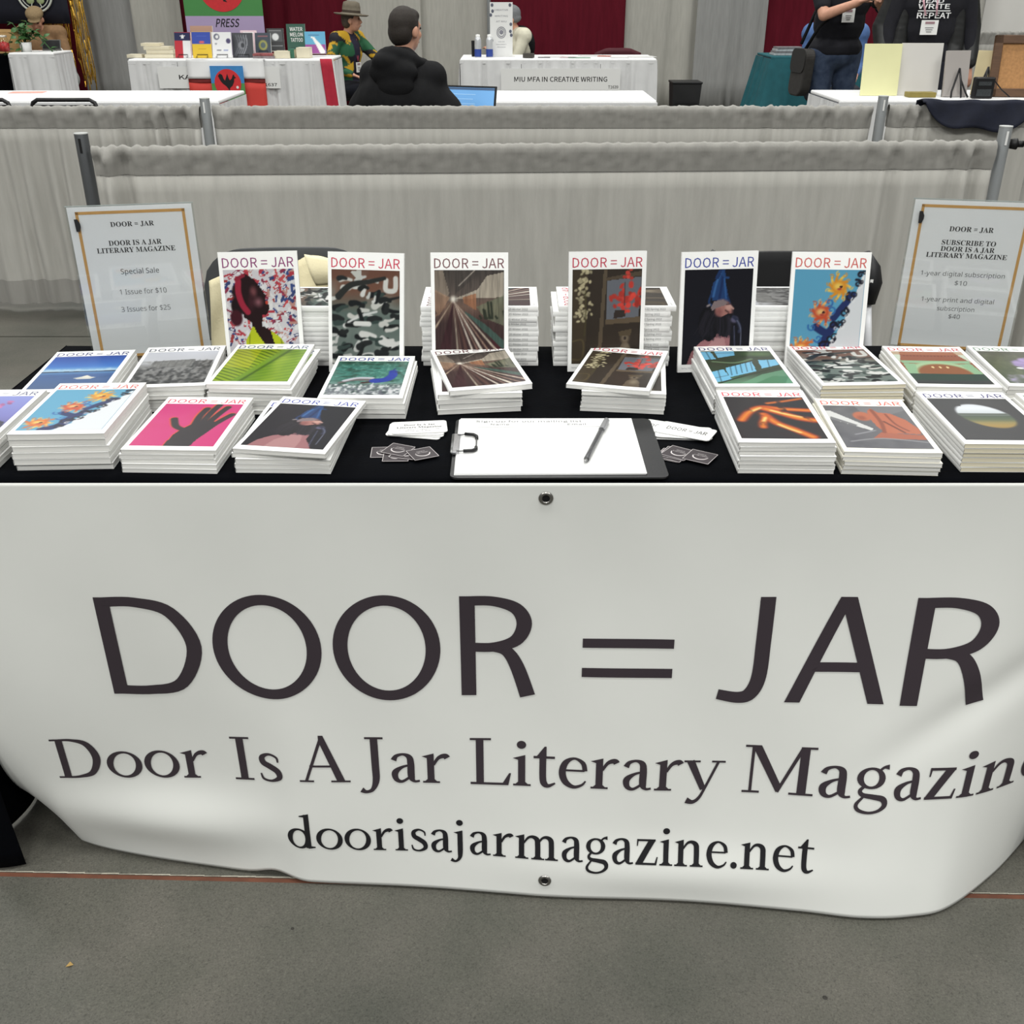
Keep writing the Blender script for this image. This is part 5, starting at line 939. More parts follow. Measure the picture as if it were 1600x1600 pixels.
for i,(lb,a,b,m,am) in enumerate((('maroon backdrop drape at far left with gold fringe before it',-60,128,MAR,.03),('dark grey backdrop drape right of the gold fringe',112,222,GREY,.05),('pale beige backdrop drape behind the press banner',216,292,PALE,.03),('maroon backdrop drape behind the person in a hat',286,556,MAR,.05),('pale backdrop drape between hat person and man in black',548,660,PALE,.03),('pale backdrop drape right of the dark-haired head',655,772,PALE,.025),('maroon backdrop drape behind the beanie wearer',764,974,MAR,.02),('pale backdrop drape right of the central maroon panel',968,1092,PALE,.04),('grey backdrop drape left of the teal table',1084,1192,GREY,.05),('maroon backdrop drape behind the two standing people',1184,1395,MAR,.03),('pale backdrop drape behind the person in a black jacket',1388,1525,PALE,.04))): drape(lb,a,b,m,40+i,YB+(.10 if i%2 else 0),am)
pb=at_y(764,60,13.1); post('tall drape pole beside the white placard, before the maroon panel',pb.x,13.18,2.5,POSTL)
wa=at_y(1510,50,13.5); wt=thing('partition_panel','white partition wall panel at upper right above a gathered grey drape','panel',(wa.x+1.6,13.75,0)); MB().box((0,0,1.3),(3.2,.05,2.6)).build('panel_board',M('partition_white',(226,224,219),.6,.02,4),wt)
for s in (-1.58,0,1.58): MB().box((s,-.03,1.3),(.035,.02,2.6)).build('panel_seam',M('partition_seam',(206,204,198),.6),wt)
wz=at_y(1540,49,12.7).z; barrier('gathered grey drape under the white partition panel at upper right',(at_y(1500,60,12.7).x,12.7),(7.4,12.7),wz,.02,61,[(.4,.5,.8),(1.6,.6,.7)],.03,.13,name='barrier_drape')
# --- far left stand
nvz=at_y(50,37,12.9).z; o=thing('wall_banner','navy cloth banner with a white wheel emblem, upper left','banner',(at_y(30,20,12.9).x,12.9,0)); bw=at_y(108,20,12.9).x-at_y(30,20,12.9).x
MB().grid(20,8,lambda u,v:(-.9+(bw+.9)*u,.012*math.sin(6*u+2*v),nvz+1.1*v)).build('cloth_panel',M('banner_navy',(16,18,32),.8,.15,20),o,True,solid=.003)
EM=M('emblem_white',(196,200,190),.6); ec=at_y(52,-11,12.85); ex=ec.x-o.location.x; b=MB(); R0=(at_y(79,-11,12.85).x-ec.x)
for q,w_ in ((R0,.012),(R0*.82,.006)): MB().tube([(ex+q*math.cos(k*math.pi/18),-.035,ec.z+q*math.sin(k*math.pi/18)) for k in range(36)],w_,6,True).build('emblem_ring',EM,o,True)
for k in range(8): a=k*math.pi/4+.4; MB().cyl((ex+.08*R0*math.cos(a),-.035,ec.z+.08*R0*math.sin(a)),(ex+.8*R0*math.cos(a),-.035,ec.z+.8*R0*math.sin(a)),.006,n=6).build('emblem_spoke',EM,o)
for k in range(5): MB().ball((ex+R0*.5*math.cos(k*1.26-2.2),-.035,ec.z+R0*.5*math.sin(k*1.26-2.2)),(.045,.008,.035)).build('emblem_leaf',M('emblem_green',(150,164,120),.6),o,True)
GO=M('gold_foil',(206,160,62),.28,.35,60,metal=.85)
for px,n,nm in ((76,16,'gold foil fringe curtain behind the leafy plant'),(113,10,'gold foil fringe strip beside the dark grey drape')):
    fz=at_y(px,-30,13.0); o=thing('foil_fringe',nm,'fringe',(fz.x,13.02,0)); b=MB()
    for i in range(n):
        x=(i-n/2)*.017; pts=[(x+.012*math.sin(3*k+i),.01*math.sin(2*k+i*2),1.75-(1.62-.5*R.random())*k/7) for k in range(8)]
        for k in range(7): (x0,y0,z0),(x1,y1,z1)=pts[k],pts[k+1]; b.add([(x0-.006,y0,z0),(x0+.006,y0+.006,z0),(x1+.006,y1-.006*(k%2),z1),(x1-.006,y1,z1)],[(0,1,2,3)])
    q=b.build('foil_strands',GO,o); q['kind']='stuff'
sx0,sx1=at_y(14,88,11.6).x,at_y(84,88,11.6).x; skirted('narrow white skirted table at far left under the plant',sx0,sx1,11.6,12.1,.79,9,pitch=40)
bx=at_y(-40,90,11.7).x; o=thing('skirted_table','black-clothed table at the left edge with a wooden box on it','table',((bx+sx0)/2-.02,11.75,0)); MB().box((0,.25,.385),(sx0-bx-.06,.5,.77)).build('black_cover',CLOTH,o,bevel=.02)
q=at_y(18,62,11.9); o=thing('wooden_box','shallow pale wooden box on the black-clothed table, far left','box',(q.x-.16,11.98,.771))
for c,d in (((0,0,.012),(.50,.22,.024)),((0,-.105,.10),(.50,.012,.20)),((0,.105,.10),(.50,.012,.20)),((-.244,0,.10),(.012,.2,.20)),((.244,0,.10),(.012,.2,.20)),((0,-.10,.215),(.52,.03,.03))): MB().box(c,d).build('plank',M('pine_pale',(196,158,104),.6,.12,10,stretch=(1,1,8)),o)
q=at_y(8,82,11.68); o=thing('glass_jar','glass jar of red sweets beside the plant, far left','jar',(q.x,11.68,.791)); GL=clear('clear_acrylic'); MB().lathe([(.045,.0),(.062,.02),(.066,.09),(.05,.13),(.042,.145)],n=18).build('jar_glass',GL,o,True); MB().lathe([(.001,.004),(.052,.010),(.056,.085),(.001,.105)],n=16).build('red_filling',M('sweets_red',(176,44,44),.4,.4,60),o,True); MB().lathe([(.046,.142),(.048,.160),(.001,.163)],n=18).build('lid',M('jar_lid',(188,182,170),.3,metal=.5),o,True)
q=at_y(42,82,11.8); o=thing('potted_plant','leafy trailing green plant in a white pot on the narrow table, far left','plant',(q.x,11.8,.791)); MB().lathe([(.001,0),(.05,0),(.065,.09),(.060,.09),(.05,.07),(.001,.07)],n=16).build('pot',CARD,o,True)
LF=M('leaf_green',(58,96,50),.5,.3,30); rr=random.Random(5); lm=[]
for k in range(3): lm.append(MB().add([(0,0,0),(.018,-.004,.012),(.036,0,.006),(.060,.004,-.008),(.018,.020,.004),(.038,.018,.0),(.018,-.020,.004),(.038,-.018,.0)],[(0,1,4),(1,2,5,4),(2,3,5),(0,6,1),(1,6,7,2),(2,7,3)]).mesh('leaf',LF,True))
for i in range(11):
    a=rr.uniform(0,6.28); L=rr.uniform(.12,.30); dr=i%3; tip=Vector((L*math.cos(a)*(.8 if dr else 1.1),L*math.sin(a)*.5,.09+(.22*rr.random() if dr else -.12))); mid=Vector((tip.x*.5,tip.y*.5,.20 if dr else .16)); P=[Vector((0,0,.07)),mid,tip]; st=MB().tube(P,.004,5).build('stem',LF,o,True)
    for k in range(6):
        t=.25+.15*k; c=P[0].lerp(P[1],min(1,t*2)) if t<.5 else P[1].lerp(P[2],t*2-1); link('leaf',lm[k%3],st,c,(rr.uniform(-.6,.6),rr.uniform(-.7,.5),rr.uniform(0,6.28))).scale=(1.3,1.3,1.3)
q=at_y(66,80,11.75); o=thing('tablet_stand','slim grey tablet leaning at the back of the narrow table, far left','tablet',(q.x,12.0,.791),rot=(-.3,0,0)); MB().box((0,0,.055),(.20,.010,.11)).build('tablet_body',M('tablet_grey',(88,88,84),.4),o,bevel=.004); MB().box((0,-.006,.058),(.18,.001,.085)).build('tablet_screen',CB,o)
q=at_y(92,112,12.2); o=thing('white_bag','grey and white bag hanging behind the narrow table','bag',(q.x,12.45,0)); link('bag_body',blob_mesh('bag_body',[('e',(0,0,.56),(.10,.07,.14)),('e',(.03,0,.48),(.09,.06,.10))],.012,M('bag_grey',(150,152,150),.7,.15,12)),o); MB().tube([(-.05,0,.66),(-.02,-.03,.80),(.04,-.02,.70)],.008,6).build('strap',CARD,o,True)
TAN=M('tan_wool',(130,100,70),.85,.12,40,.3,200); CAPM=M('tan_tweed_cap',(128,108,78),.85,.15,80)
q=at_y(33,40,12.3); o,f,r,hc,sh,nb=person('person in tan flat cap and tan coat looking down, far left',q.x-.03,12.9,math.pi+.1,True,('coat',TAN),DNAVY,1,head=(0,.05,-.04),hpitch=-.55,hyaw=.1,girth=1.15,hands=[(-.12,.34,.74),(.12,.34,.74)],vox=.013,lean=.06,pz=.43)
link('flat_cap',blob_mesh('flat_cap',[('e',f(0,-.01,.058),(.098,.115,.060),r),('e',f(0,.085,.036),(.075,.055,.014),r)],.010,CAPM),o); link('collar',blob_mesh('collar',[((-.09,.02,.98),(-.03,.10,.91),.03,.026),((.09,.02,.98),(.03,.10,.91),.03,.026)],.012,DNAVY),o)
# --- press table
ex0,ex1=at_y(200,92,11.0).x,at_y(516,92,11.0).x; zt2=.762
skirted('white skirted press table with standing books and a red-edged end',ex0,ex1,11.0,11.72,zt2,13,pitch=44,pl=1.7)
rc=thing('red_runner','red cloth with white stripe hanging at the right end of the press table','cloth',(ex1,11.0,0)); rx=at_y(499,92,10.94).x-ex1
MB().grid(10,10,lambda u,v:(rx+(-rx+.02)*u+.05*v,-.035-.004*math.sin(9*u+3*v),zt2+.006-.60*v)).build('red_panel',M('runner_red',(176,38,58),.8,.08,20),rc,True,solid=.003); MB().grid(3,10,lambda u,v:(.022+.012*u+.05*v,-.036,zt2+.006-.60*v)).build('white_edge',CARD,rc,True)
def placard(label,pxs,y,lines,name='booth_placard'):
    x0,y0,x1,y1=pxs; a=at_y(x0,y1,y); b=at_y(x1,y0,y); w,h=b.x-a.x,b.z-a.z; o=thing(name,label,'sign',((a.x+b.x)/2,y,a.z)); MB().box((0,0,h/2),(w,.004,h)).build('card_panel',CARD,o); mt=Matrix(((1,0,0,0),(0,0,1,-.0028),(0,1,0,0),(0,0,0,1)))
    for s,bx,al in lines: text(MB(),s,((bx[0]-.5)*w,bx[1]*h,(bx[2]-.5)*w,bx[3]*h),0,'sans',.005,al,mt).build('placard_text',INKD,o)
    for s in (-1,1): MB().tube([(s*w*.33,0,h-.004),(s*w*.33,.006,h+.04)],.002,5).build('hanger',KN,o)
    return o
placard('white booth placard numbered T1637, partly under the press runner',(250,104,436,138),10.955,[('KA',(.17,.42,.27,.62),'fit'),('T1637',(.84,.10,.97,.24),'fit')])
ra,rb=at_y(290,93,10.92).x,at_y(411,93,10.92).x; o=thing('table_runner','white and red table runner hanging over the press table front','cloth',((ra+rb)/2,10.925,0)); w=rb-ra; z0=at_y(350,123,10.92).z; z1=at_y(350,129,10.92).z
for nm,za,zb,m in (('white_panel',zt2+.008,z0,WTOP),('dark_red_band',z0,z1,M('runner_dark_red',(108,28,26),.8)),('red_panel',z1,.10,M('runner_bright_red',(204,66,58),.75,.04,8))): MB().grid(14,8,lambda u,v:((u-.5)*w,.004*math.sin(8*u+3*v),za+(zb-za)*v)).build(nm,m,o,True,solid=.003)
MB().box((0,.30,zt2+.0007),(w,.6,.001)).build('white_top',WTOP,o)
ROO=[(-.62,.30),(-.72,.55),(-.56,.72),(-.38,.62),(-.30,.34),(-.20,.20),(-.08,.46),(.02,.70),(.10,.40),(.18,.22),(.34,.34),(.46,.60),(.54,.66),(.58,.50),(.70,.42),(.54,.34),(.50,.10),(.36,-.16),(.14,-.34),(.10,-.52),(.22,-.66),(.04,-.62),(.0,-.40),(-.16,-.20),(-.40,-.02),(-.52,.12)]
BKI=M('emblem_black',(20,18,22),.6); REDC=M('emblem_red',(206,46,52),.6)
def rooster_disc(o,c,rad,y):
    mt=Matrix(((1,0,0,c[0]),(0,0,-1,y),(0,1,0,c[1]),(0,0,0,1))); MB().prism([(rad*math.cos(k*math.pi/20),rad*math.sin(k*math.pi/20)) for k in range(40)],.002,mt).build('red_disc',REDC,o)
    mt=Matrix(((1,0,0,c[0]),(0,0,-1,y-.002),(0,1,0,c[1]),(0,0,0,1))); b=MB().prism([(x*rad*.95,z*rad*.95) for x,z in ROO],.002,mt); q=b.build('bird_emblem',BKI,o); md=q.modifiers.new('tri','TRIANGULATE')
    MB().prism([(rad*(.70+.10*math.cos(k*.628)),rad*(-.28+.10*math.sin(k*.628))) for k in range(10)],.002,mt).build('white_dot',CARD,o)
xa,xb=at_y(327,103,10.89).x,at_y(379,103,10.89).x; za,zb=at_y(350,157,10.89).z,at_y(350,103,10.89).z; o=thing('poster','blue and green poster with a black bird on a red disc, press table','poster',((xa+xb)/2,10.895,za)); w,h=xb-xa,zb-za; mt=Matrix(((1,0,0,0),(0,0,-1,0),(0,1,0,0),(0,0,0,1)))
MB().prism([(-w/2,h*.5),(w/2,h*.5),(w/2,h),(-w/2,h)],.003,mt).build('blue_half',M('poster_blue',(62,134,196),.6),o); MB().prism([(-w/2,0),(w/2,0),(w/2,h*.5),(-w/2,h*.5)],.003,mt).build('green_half',M('poster_green',(82,142,76),.6),o); rooster_disc(o,(0,h*.50),w*.40,-.004)
# press roll-up stand
pa,pc=at_y(290,30,12.7).x,at_y(412,30,12.7).x; o=thing('rollup_banner','green roll-up banner reading PRESS with a red disc, behind the press table','banner',((pa+pc)/2,12.7,0)); w=pc-pa; zg=at_y(350,25,12.7).z
MB().box((0,0,(zg+.12)/2),(w,.004,zg-.12)).build('lilac_panel',M('banner_lilac',(178,160,196),.6,.02,5),o); MB().box((0,0,(zg+2.05)/2),(w,.004,2.05-zg)).build('green_panel',M('banner_green',(74,140,76),.6,.03,5),o)
rooster_disc(o,(0,at_y(350,-22,12.7).z),w*.295,-.004); mt=Matrix(((1,0,.18,0),(0,0,0,-.004),(0,1,0,0),(0,0,0,1)))
b=MB(); v,fc=text_geo('PRESS','sans',.006); zp=at_y(350,42,12.7).z; hp=at_y(350,29,12.7).z-zp; x0=at_y(336,40,12.7).x-o.location.x; x1=at_y(373,40,12.7).x-o.location.x; xm=max(p[0] for p in v); ym=max(p[1] for p in v); b.add([(x0+p[0]/xm*(x1-x0)+.25*hp*p[1]/ym,-.0035,zp+hp*p[1]/ym) for p in v],fc); b.build('press_lettering',BKI,o)
MB().box((0,.02,.05),(w+.04,.16,.10)).build('cassette_base',POSTL,o,bevel=.02); MB().cyl((0,.03,.08),(0,.03,2.06),.012).build('support_pole',POSTL,o); MB().box((0,0,2.06),(w+.01,.02,.03)).build('top_rail',POSTL,o)
def fbook(label,px0,py0,px1,py1,y,art,lean=.2,yaw=0,words=(),ink=CARD,stand=True,group='books standing on the press table'):
    a=at_y(px0,py1,y); b=at_y(px1,py1,y); t=at_y(px0,py0,y); w=(b.x-a.x)*.93; zb=max(a.z,zt2); h=(t.z-zb)/math.cos(lean); o=thing('book',label,'book',((a.x+b.x)/2,y,zb+.0028),group=group,rot=(-lean,0,yaw))
    MB().box((0,.010,h/2),(w,.018,h)).build('page_block',PAGES,o); A=Art(26,36,seed=px0); art(A); A.a=np.clip(A.a,0,255)
    g=MB().grid(26,36,lambda u,v:((u-.5)*w,0,h*v)).mesh('cover',MV('book_print',.4)); ca=g.color_attributes.new('dye','FLOAT_COLOR','POINT'); q=A.a.reshape(-1,3)/255; q=np.where(q<=.04045,q/12.92,((q+.055)/1.055)**2.4); ca.data.foreach_set('color',np.concatenate([q,np.ones((len(q),1))],1).astype('f').ravel()); c=link('cover',g,o)
    mt=Matrix(((1,0,0,0),(0,0,1,-.0015),(0,1,0,0),(0,0,0,1)))
    for s,bx in words: text(MB(),s,((bx[0]-.5)*w,bx[1]*h,(bx[2]-.5)*w,bx[3]*h),0,'sans',.006,'fit',mt).build('cover_word',ink,c)
    if stand and zb<zt2+.03: MB().tube([(-w*.28,-.05,.002),(-w*.28,-.012,.004),(-w*.28,-.006,.03),(w*.28,-.006,.03),(w*.28,-.012,.004),(w*.28,-.05,.002)],.003,5).build('wire_stand',KN,o)
    return o
W_=C(228,228,228)
def a_flag(A): A.fill(C(186,46,58)); A.poly([(.5,0),(1,0),(1,.66),(.5,.66)],W_); A.poly([(0,.66),(1,.66),(1,1),(0,1)],C(34,38,78)); A.poly([(.5+.17*(1 if k%2 else .42)*math.cos(math.pi/2+k*math.pi/5+math.pi/5),.83+.12*(1 if k%2 else .42)*math.sin(math.pi/2+k*math.pi/5+math.pi/5)) for k in range(10)],W_)
def a_by(A): A.fill(C(222,186,46)); A.poly([(0,.54),(1,.54),(1,1),(0,1)],C(44,70,164)); A.ell(.5,.60,.14,.05,C(206,90,100)); A.line([(.25,.84),(.75,.84)],.03,C(90,110,190)).line([(.3,.34),(.7,.34)],.03,C(190,150,40))
def a_wh(A): A.fill(W_); A.ell(.25,.82,.15,.12,C(90,92,110)).ell(.27,.82,.08,.07,W_).ell(.85,.66,.12,.10,C(70,62,100)).line([(.25,.3),(.45,.3)],.05,C(120,120,130)).line([(.6,.3),(.8,.3)],.05,C(140,150,190)).ell(.2,.55,.05,.04,C(150,150,156))
def a_gs(A): A.fill(C(62,64,70)); [A.line([(.1+.1*k,.1),(.3+.1*k,.5),(.2+.12*k,.9)],.05,C(90+12*k,92+12*k,98+12*k)) for k in range(5)]; A.ell(.45,.5,.16,.16,C(120,122,128)).ell(.5,.5,.08,.10,C(44,46,52))
def a_pk(A): A.fill(C(222,196,204)); A.ell(.5,.5,.2,.25,C(90,60,60)).line([(.2,.9),(.8,.9)],.08,C(240,236,236)).line([(.5,.3),(.5,.8)],.08,C(60,50,50))
def a_tl(A): A.fill(C(56,66,78)); A.ell(.5,.42,.28,.24,C(150,150,80)).ell(.5,.42,.16,.14,C(80,96,100)).line([(.2,.84),(.8,.84)],.06,C(140,90,96))
def a_eg(A): A.fill(C(28,29,32)); A.poly([(.1,.40),(.9,.40),(.9,.86),(.1,.86)],C(60,62,64)).ell(.5,.62,.2,.16,C(206,208,208)).line([(.15,.9),(.85,.9)],.04,C(180,180,180)).line([(.12,.22),(.88,.22)],.05,C(120,122,124))
def a_gn(A): A.fill(C(44,84,70)); A.line([(.2,.12),(.8,.12)],.05,C(30,60,50))
def a_ll(A): A.fill(C(90,164,200)); A.poly([(0,0),(1,0),(1,.42),(0,.42)],C(150,70,146)).line([(.42,.72),(.52,.56),(.64,.4),(.82,.08)],(.10,.28),C(236,236,232)).line([(.34,.74),(.44,.72)],.10,C(232,232,226)).line([(.2,.84),(.7,.84)],.04,C(60,100,140))
def a_br(A): A.grad([(0,C(130,92,80)),(1,C(176,140,120))]); A.ell(.55,.4,.2,.2,C(206,170,146))
fbook('brown book at the back of the press table, above the blue and yellow one',300,41,337,89,11.62,a_br,.12,stand=False)
fbook('book with a white star on navy over red and white, press table',273,51,301,91,11.16,a_flag,.2,-.1); fbook('blue over yellow book on a wire stand, press table',301,50,333,91,11.12,a_by,.2); fbook('white book with small dark motifs, press table',332,51,364,91,11.12,a_wh,.2)
fbook('pink book with dark figure standing behind the grey one, press table',377,48,404,85,11.45,a_pk,.15); fbook('grey book with swirling pattern, press table',363,52,398,91,11.2,a_gs,.2); fbook('slate book with yellow-green disc, press table',399,52,425,85,11.40,a_tl,.2)
fbook('black book with a white bird motif, press table',418,45,446,80,11.50,a_eg,.28,.15); fbook('green book with three lines of white lettering, press table',449,38,480,80,11.55,a_gn,.15,.1,[('WATER',(.18,.74,.86,.88)),('MELON',(.18,.54,.86,.68)),('TATTOO',(.2,.34,.84,.48))]); fbook('blue and purple book with a white llama, press table',477,50,511,84,11.35,a_ll,.22,.15)
CRM=M('book_cream',(214,206,182),.6,.04,10)
for i,(px,py,wd_,h,y,m) in enumerate(((213,90,.15,.030,11.25,CRM),(251,90,.28,.034,11.2,CRM),(253,84.5,.27,.034,11.22,CRM),(248,79,.26,.030,11.24,CRM),(238,74,.19,.026,11.3,CRM),(443,91,.15,.065,11.15,CRM),(458,91,.06,.08,11.2,M('book_green_spine',(52,104,84),.6)),(476,91,.13,.095,11.2,CRM),(415,91,.22,.020,11.14,M('magazine_grey',(130,120,122),.5,.4,30)),(413,88,.20,.020,11.17,M('magazine_red',(150,84,84),.5,.4,30)))):
    zb=[0,0,.0355,.071,.1025,0,0,0,0,.0215][i]; lab=['thin cream book lying at the left end of the press table','lowest cream book in the pile at the left of the press table','second cream book from the bottom in the press table pile','third cream book from the bottom in the press table pile','smallest cream book on top of the press table pile','low cream book block near the middle right of the press table','slim green book between two cream blocks, press table','taller cream book block right of the green one, press table','grey magazine lying before the slate book, press table','reddish magazine lying on the grey one, press table'][i]
    o=thing('book',lab,'book',(at_y(px,py,y).x,y+.02,zt2+.0022+zb*1.02),R.uniform(-.06,.06),'books lying on the press table'); MB().box((0,.002,h/2),(wd_-.006,.145,h-.003)).build('page_block',PAGES_C,o)
    for zz_ in (.0008,h-.0008): MB().box((0,0,zz_),(wd_,.15,.0016)).build('cover',m,o)
    MB().box((0,-.0745,h/2),(wd_,.0015,h)).build('spine',m,o)
# --- person in hat and patchwork jacket
def patch(c):
    k=(math.sin(17*c.x+9*c.z+3*math.sin(11*c.z))+math.sin(21*c.z-13*c.y+2)); j=math.sin(25*c.x-19*c.z+7*c.y)
    if abs(c.x)<.055 and c.y>.05: return (34,32,52)
    return (206,164,44) if k>.55 else (36,92,60) if k<-.7 else (28,28,34) if j>.1 else (198,156,40) if j>-.45 else (40,88,62)
q=at_y(520,60,11.75); HATM=M('felt_hat_olive',(104,96,82),.8,.1,30)
o,f,r,hc,sh,nb=person('person in brimmed olive hat and yellow green patchwork jacket',q.x+.05,12.2,-2.05,True,('jacket',MV('jacket_dye',.8)),DNAVY,1,head=(.0,.02,.0),hyaw=.55,hands=[(-.16,.46,.74),(.20,.22,.56)],girth=1.1,dye=patch,vox=.012,pz=.40)
ht=Matrix.Translation(Vector(hc))@Matrix.Rotation(.55,4,'Z')@Matrix.Rotation(-.08,4,'X'); b=MB().lathe([(.185,.050),(.165,.040),(.12,.052),(.096,.062),(.092,.12),(.082,.160),(.05,.172),(.001,.160)],n=28); b.v=[tuple(ht@Vector(v)) for v in b.v]; hb_=b.build('felt_hat',HATM,o,True,solid=.006)
b=MB().lathe([(.0985,.064),(.0970,.088)],n=28); b.v=[tuple(ht@Vector(v)) for v in b.v]; b.build('hat_band',M('hat_band_brown',(64,54,44),.7),hb_,True)
hair(o,f,r,M('hair_grey_brown',(70,60,52),.8,.2,100),hc,False,.010); lanyard(o,[[(-.07,.10,.93),(-.03,.16,.80),(0,.165,.68)],[(.07,.10,.93),(.03,.16,.80),(0,.165,.68)]],M('lanyard_pink',(190,90,110),.6),(0,.17,.62),(.09,.10))
# --- writing-programme table
mx0,mx1=at_y(719,92,11.1).x,at_y(1026,92,11.1).x; skirted('white satin-skirted table with a placard about creative writing',mx0,mx1,11.1,11.8,zt2,17,pitch=36,pl=2.0)
placard('wide white placard about creative writing on the satin table skirt',(783,107,970,141),11.05,[('MIU MFA IN CREATIVE WRITING',(.11,.40,.89,.62),'fit'),('T1639',(.90,.08,.985,.22),'fit')])
o=placard('tall white upright placard with grey lettering beside the beanie wearer',(766,5,801,90),11.42,[],'table_placard'); w=at_y(801,90,11.42).x-at_y(766,90,11.42).x; h=at_y(766,5,11.42).z-at_y(766,90,11.42).z; o.location.z=zt2+.001
mt=Matrix(((1,0,0,0),(0,0,1,-.003),(0,1,0,0),(0,0,0,1)))
for s,z,ww,cc in (('CREATIVE',.845,.60,.030),('WRITING',.735,.58,.030),('AT MIU',.635,.46,.030),('ONLINE',.27,.30,.016),('LOW RESIDENCY',.22,.46,.016),('PROGRAM',.17,.36,.016)): text(MB(),s,(-ww*w/2,z*h,ww*w/2,(z+cc)*h),0,'sans',0,'fit',mt).build('placard_text',M('placard_grey_ink',(128,128,138),.5),o)
for rr_ in (.17,.12): MB().tube([(w*rr_*1.15*math.cos(k*.35),-.004,h*.45+w*rr_*1.3*math.sin(k*.35)) for k in range(18)],.003,5,True).build('emblem_ring',M('placard_grey_ink',(128,128,138),.5),o,True)
MB().ball((0,-.004,h*.455),(w*.09,.002,w*.09)).build('emblem_tree',M('placard_grey_ink',(128,128,138),.5),o,True)
for sx,sz in ((-.40,.95),(-.38,.84),(-.46,.77),(.38,.95),(.42,.60),(.40,.47),(.44,.40),(-.42,.30)): MB().ball((sx*w,-.004,sz*h),(w*.06,.002,w*.07)).build('printed_leaf',M('placard_leaf_ink',(92,96,110),.5),o,True)
MB().box((0,.03,.002),(w*1.2,.10,.004)).build('foot',CARD,o)
def can(px,label,y=11.35):
    a=at_y(px,90,y); o=thing('drink_bottle',label,'bottle',(a.x,y,zt2+.001),group='bottles on the satin-skirted table'); MB().lathe([(.001,0),(.032,0),(.034,.01),(.034,.155),(.028,.178),(.018,.186),(.018,.20),(.001,.204)],n=18).build('bottle_body',M('bottle_silver',(198,200,202),.3,.05,20,metal=.4),o,True); MB().lathe([(.0348,.004),(.0350,.074)],n=18).build('blue_band',M('bottle_blue',(44,66,140),.4),o,True); MB().lathe([(.022,.176),(.022,.206),(.001,.210)],n=16).build('cap',CARD,o,True)
can(747,'silver and blue bottle with dark phone behind it, satin-skirted table'); can(765,'silver and blue bottle right beside the tall placard')
a=at_y(740,90,11.40); o=thing('phone','dark phone standing behind the left bottle, satin-skirted table','phone',(a.x,11.42,zt2+.001),rot=(-.06,0,.2)); MB().box((0,0,.075),(.04,.009,.15)).build('phone_body',CB,o,bevel=.004)
for i,(px,py,wd_,dp,m) in enumerate(((850,89.5,.12,.10,INKG),(868,88.5,.20,.18,CARD),(888,89.5,.16,.14,M('leaflet_mauve',(196,176,176),.6)),(905,90,.22,.16,M('leaflet_green',(150,176,160),.6)),(925,86.5,.26,.20,CARD),(944,87.5,.13,.12,M('leaflet_red',(176,92,76),.6)),(968,89.5,.18,.14,CARD),(1003,88.5,.26,.20,CARD),(826,90,.10,.10,M('dark_case',(70,66,60),.6)))):
    a=at_z(px,py,zt2+.004); lab=['small grey leaflet near the beanie wearer on the satin table','white leaflet right of the grey one, satin table','mauve leaflet in the middle of the satin table','pale green leaflet at the front of the satin table','white leaflet pile toward the back of the satin table','red leaflet leaning on the white pile, satin table','white leaflet before the maroon chair, satin table','large white sheet at the right end of the satin table','small dark case at the elbow of the beanie wearer'][i]
    y=min(max(a.y,11.2),11.65); tag(MB().box((0,0,0),(wd_,dp*.8,.004 if i!=8 else .04)).build('leaflet' if i!=8 else 'dark_case',m,loc=(at_y(px,90,y).x,y,zt2+(.004 if i!=8 else .023)),rot=(0,0,.3*math.sin(i*2.1))),lab,'leaflet' if i!=8 else 'case')
a=at_y(966,88,12.3); o=thing('folding_chair','maroon padded chair back showing behind the satin-skirted table','chair',(a.x,12.35,0)); MM=M('chair_maroon',(74,18,30),.7,.1,30); MB().grid(14,8,lambda u,v:((u-.5)*.50,.05*(2*u-1)**2,.50+.30*v-.05*v*max(0,abs(2*u-1)-.5)*2)).build('backrest',MM,o,True,solid=.05); MB().box((0,-.24,.45),(.48,.42,.06)).build('seat',MM,o,bevel=.02)
for sx in (-1,1):
    for sy in (.0,-.42): MB().cyl((sx*.21,sy,.44),(sx*.22,sy,.0),.013).build('leg',POST,o)
IV=M('ivory_fleece',(206,202,182),.85,.06,30,.2,150)
q=at_y(818,50,12.15); o,f,r,hc,sh,nb=person('person in grey beanie, ivory sleeves and black vest behind the placard',q.x,12.3,2.0,True,('jacket',IV),DNAVY,1,head=(0,.03,-.02),hyaw=-.25,hpitch=-.15,hands=[(-.06,.36,.78),(.06,.36,.78)],girth=1.12,vox=.012,lean=.08,pz=.43)
link('beanie',blob_mesh('beanie',[('e',f(0,-.018,.040),(.092,.108,.090),r),('e',f(0,-.045,-.012),(.086,.078,.05),r)],.010,M('beanie_grey',(112,114,116),.85,.12,60,.3,200)),o); link('vest',blob_mesh('vest',[('e',(0,.03,.83),(.196,.150,.20)),('e',(0,.0,.65),(.188,.142,.16))],.014,BLK1),o)
for s in (-1,1): MB().tube([(s*.075,.03,1.005),(s*.10,.13,.91),(s*.06,.19,.77),(0,.20,.67)],.007,6).build('lanyard_strap',M('lanyard_mauve',(150,110,116),.6),o,True)
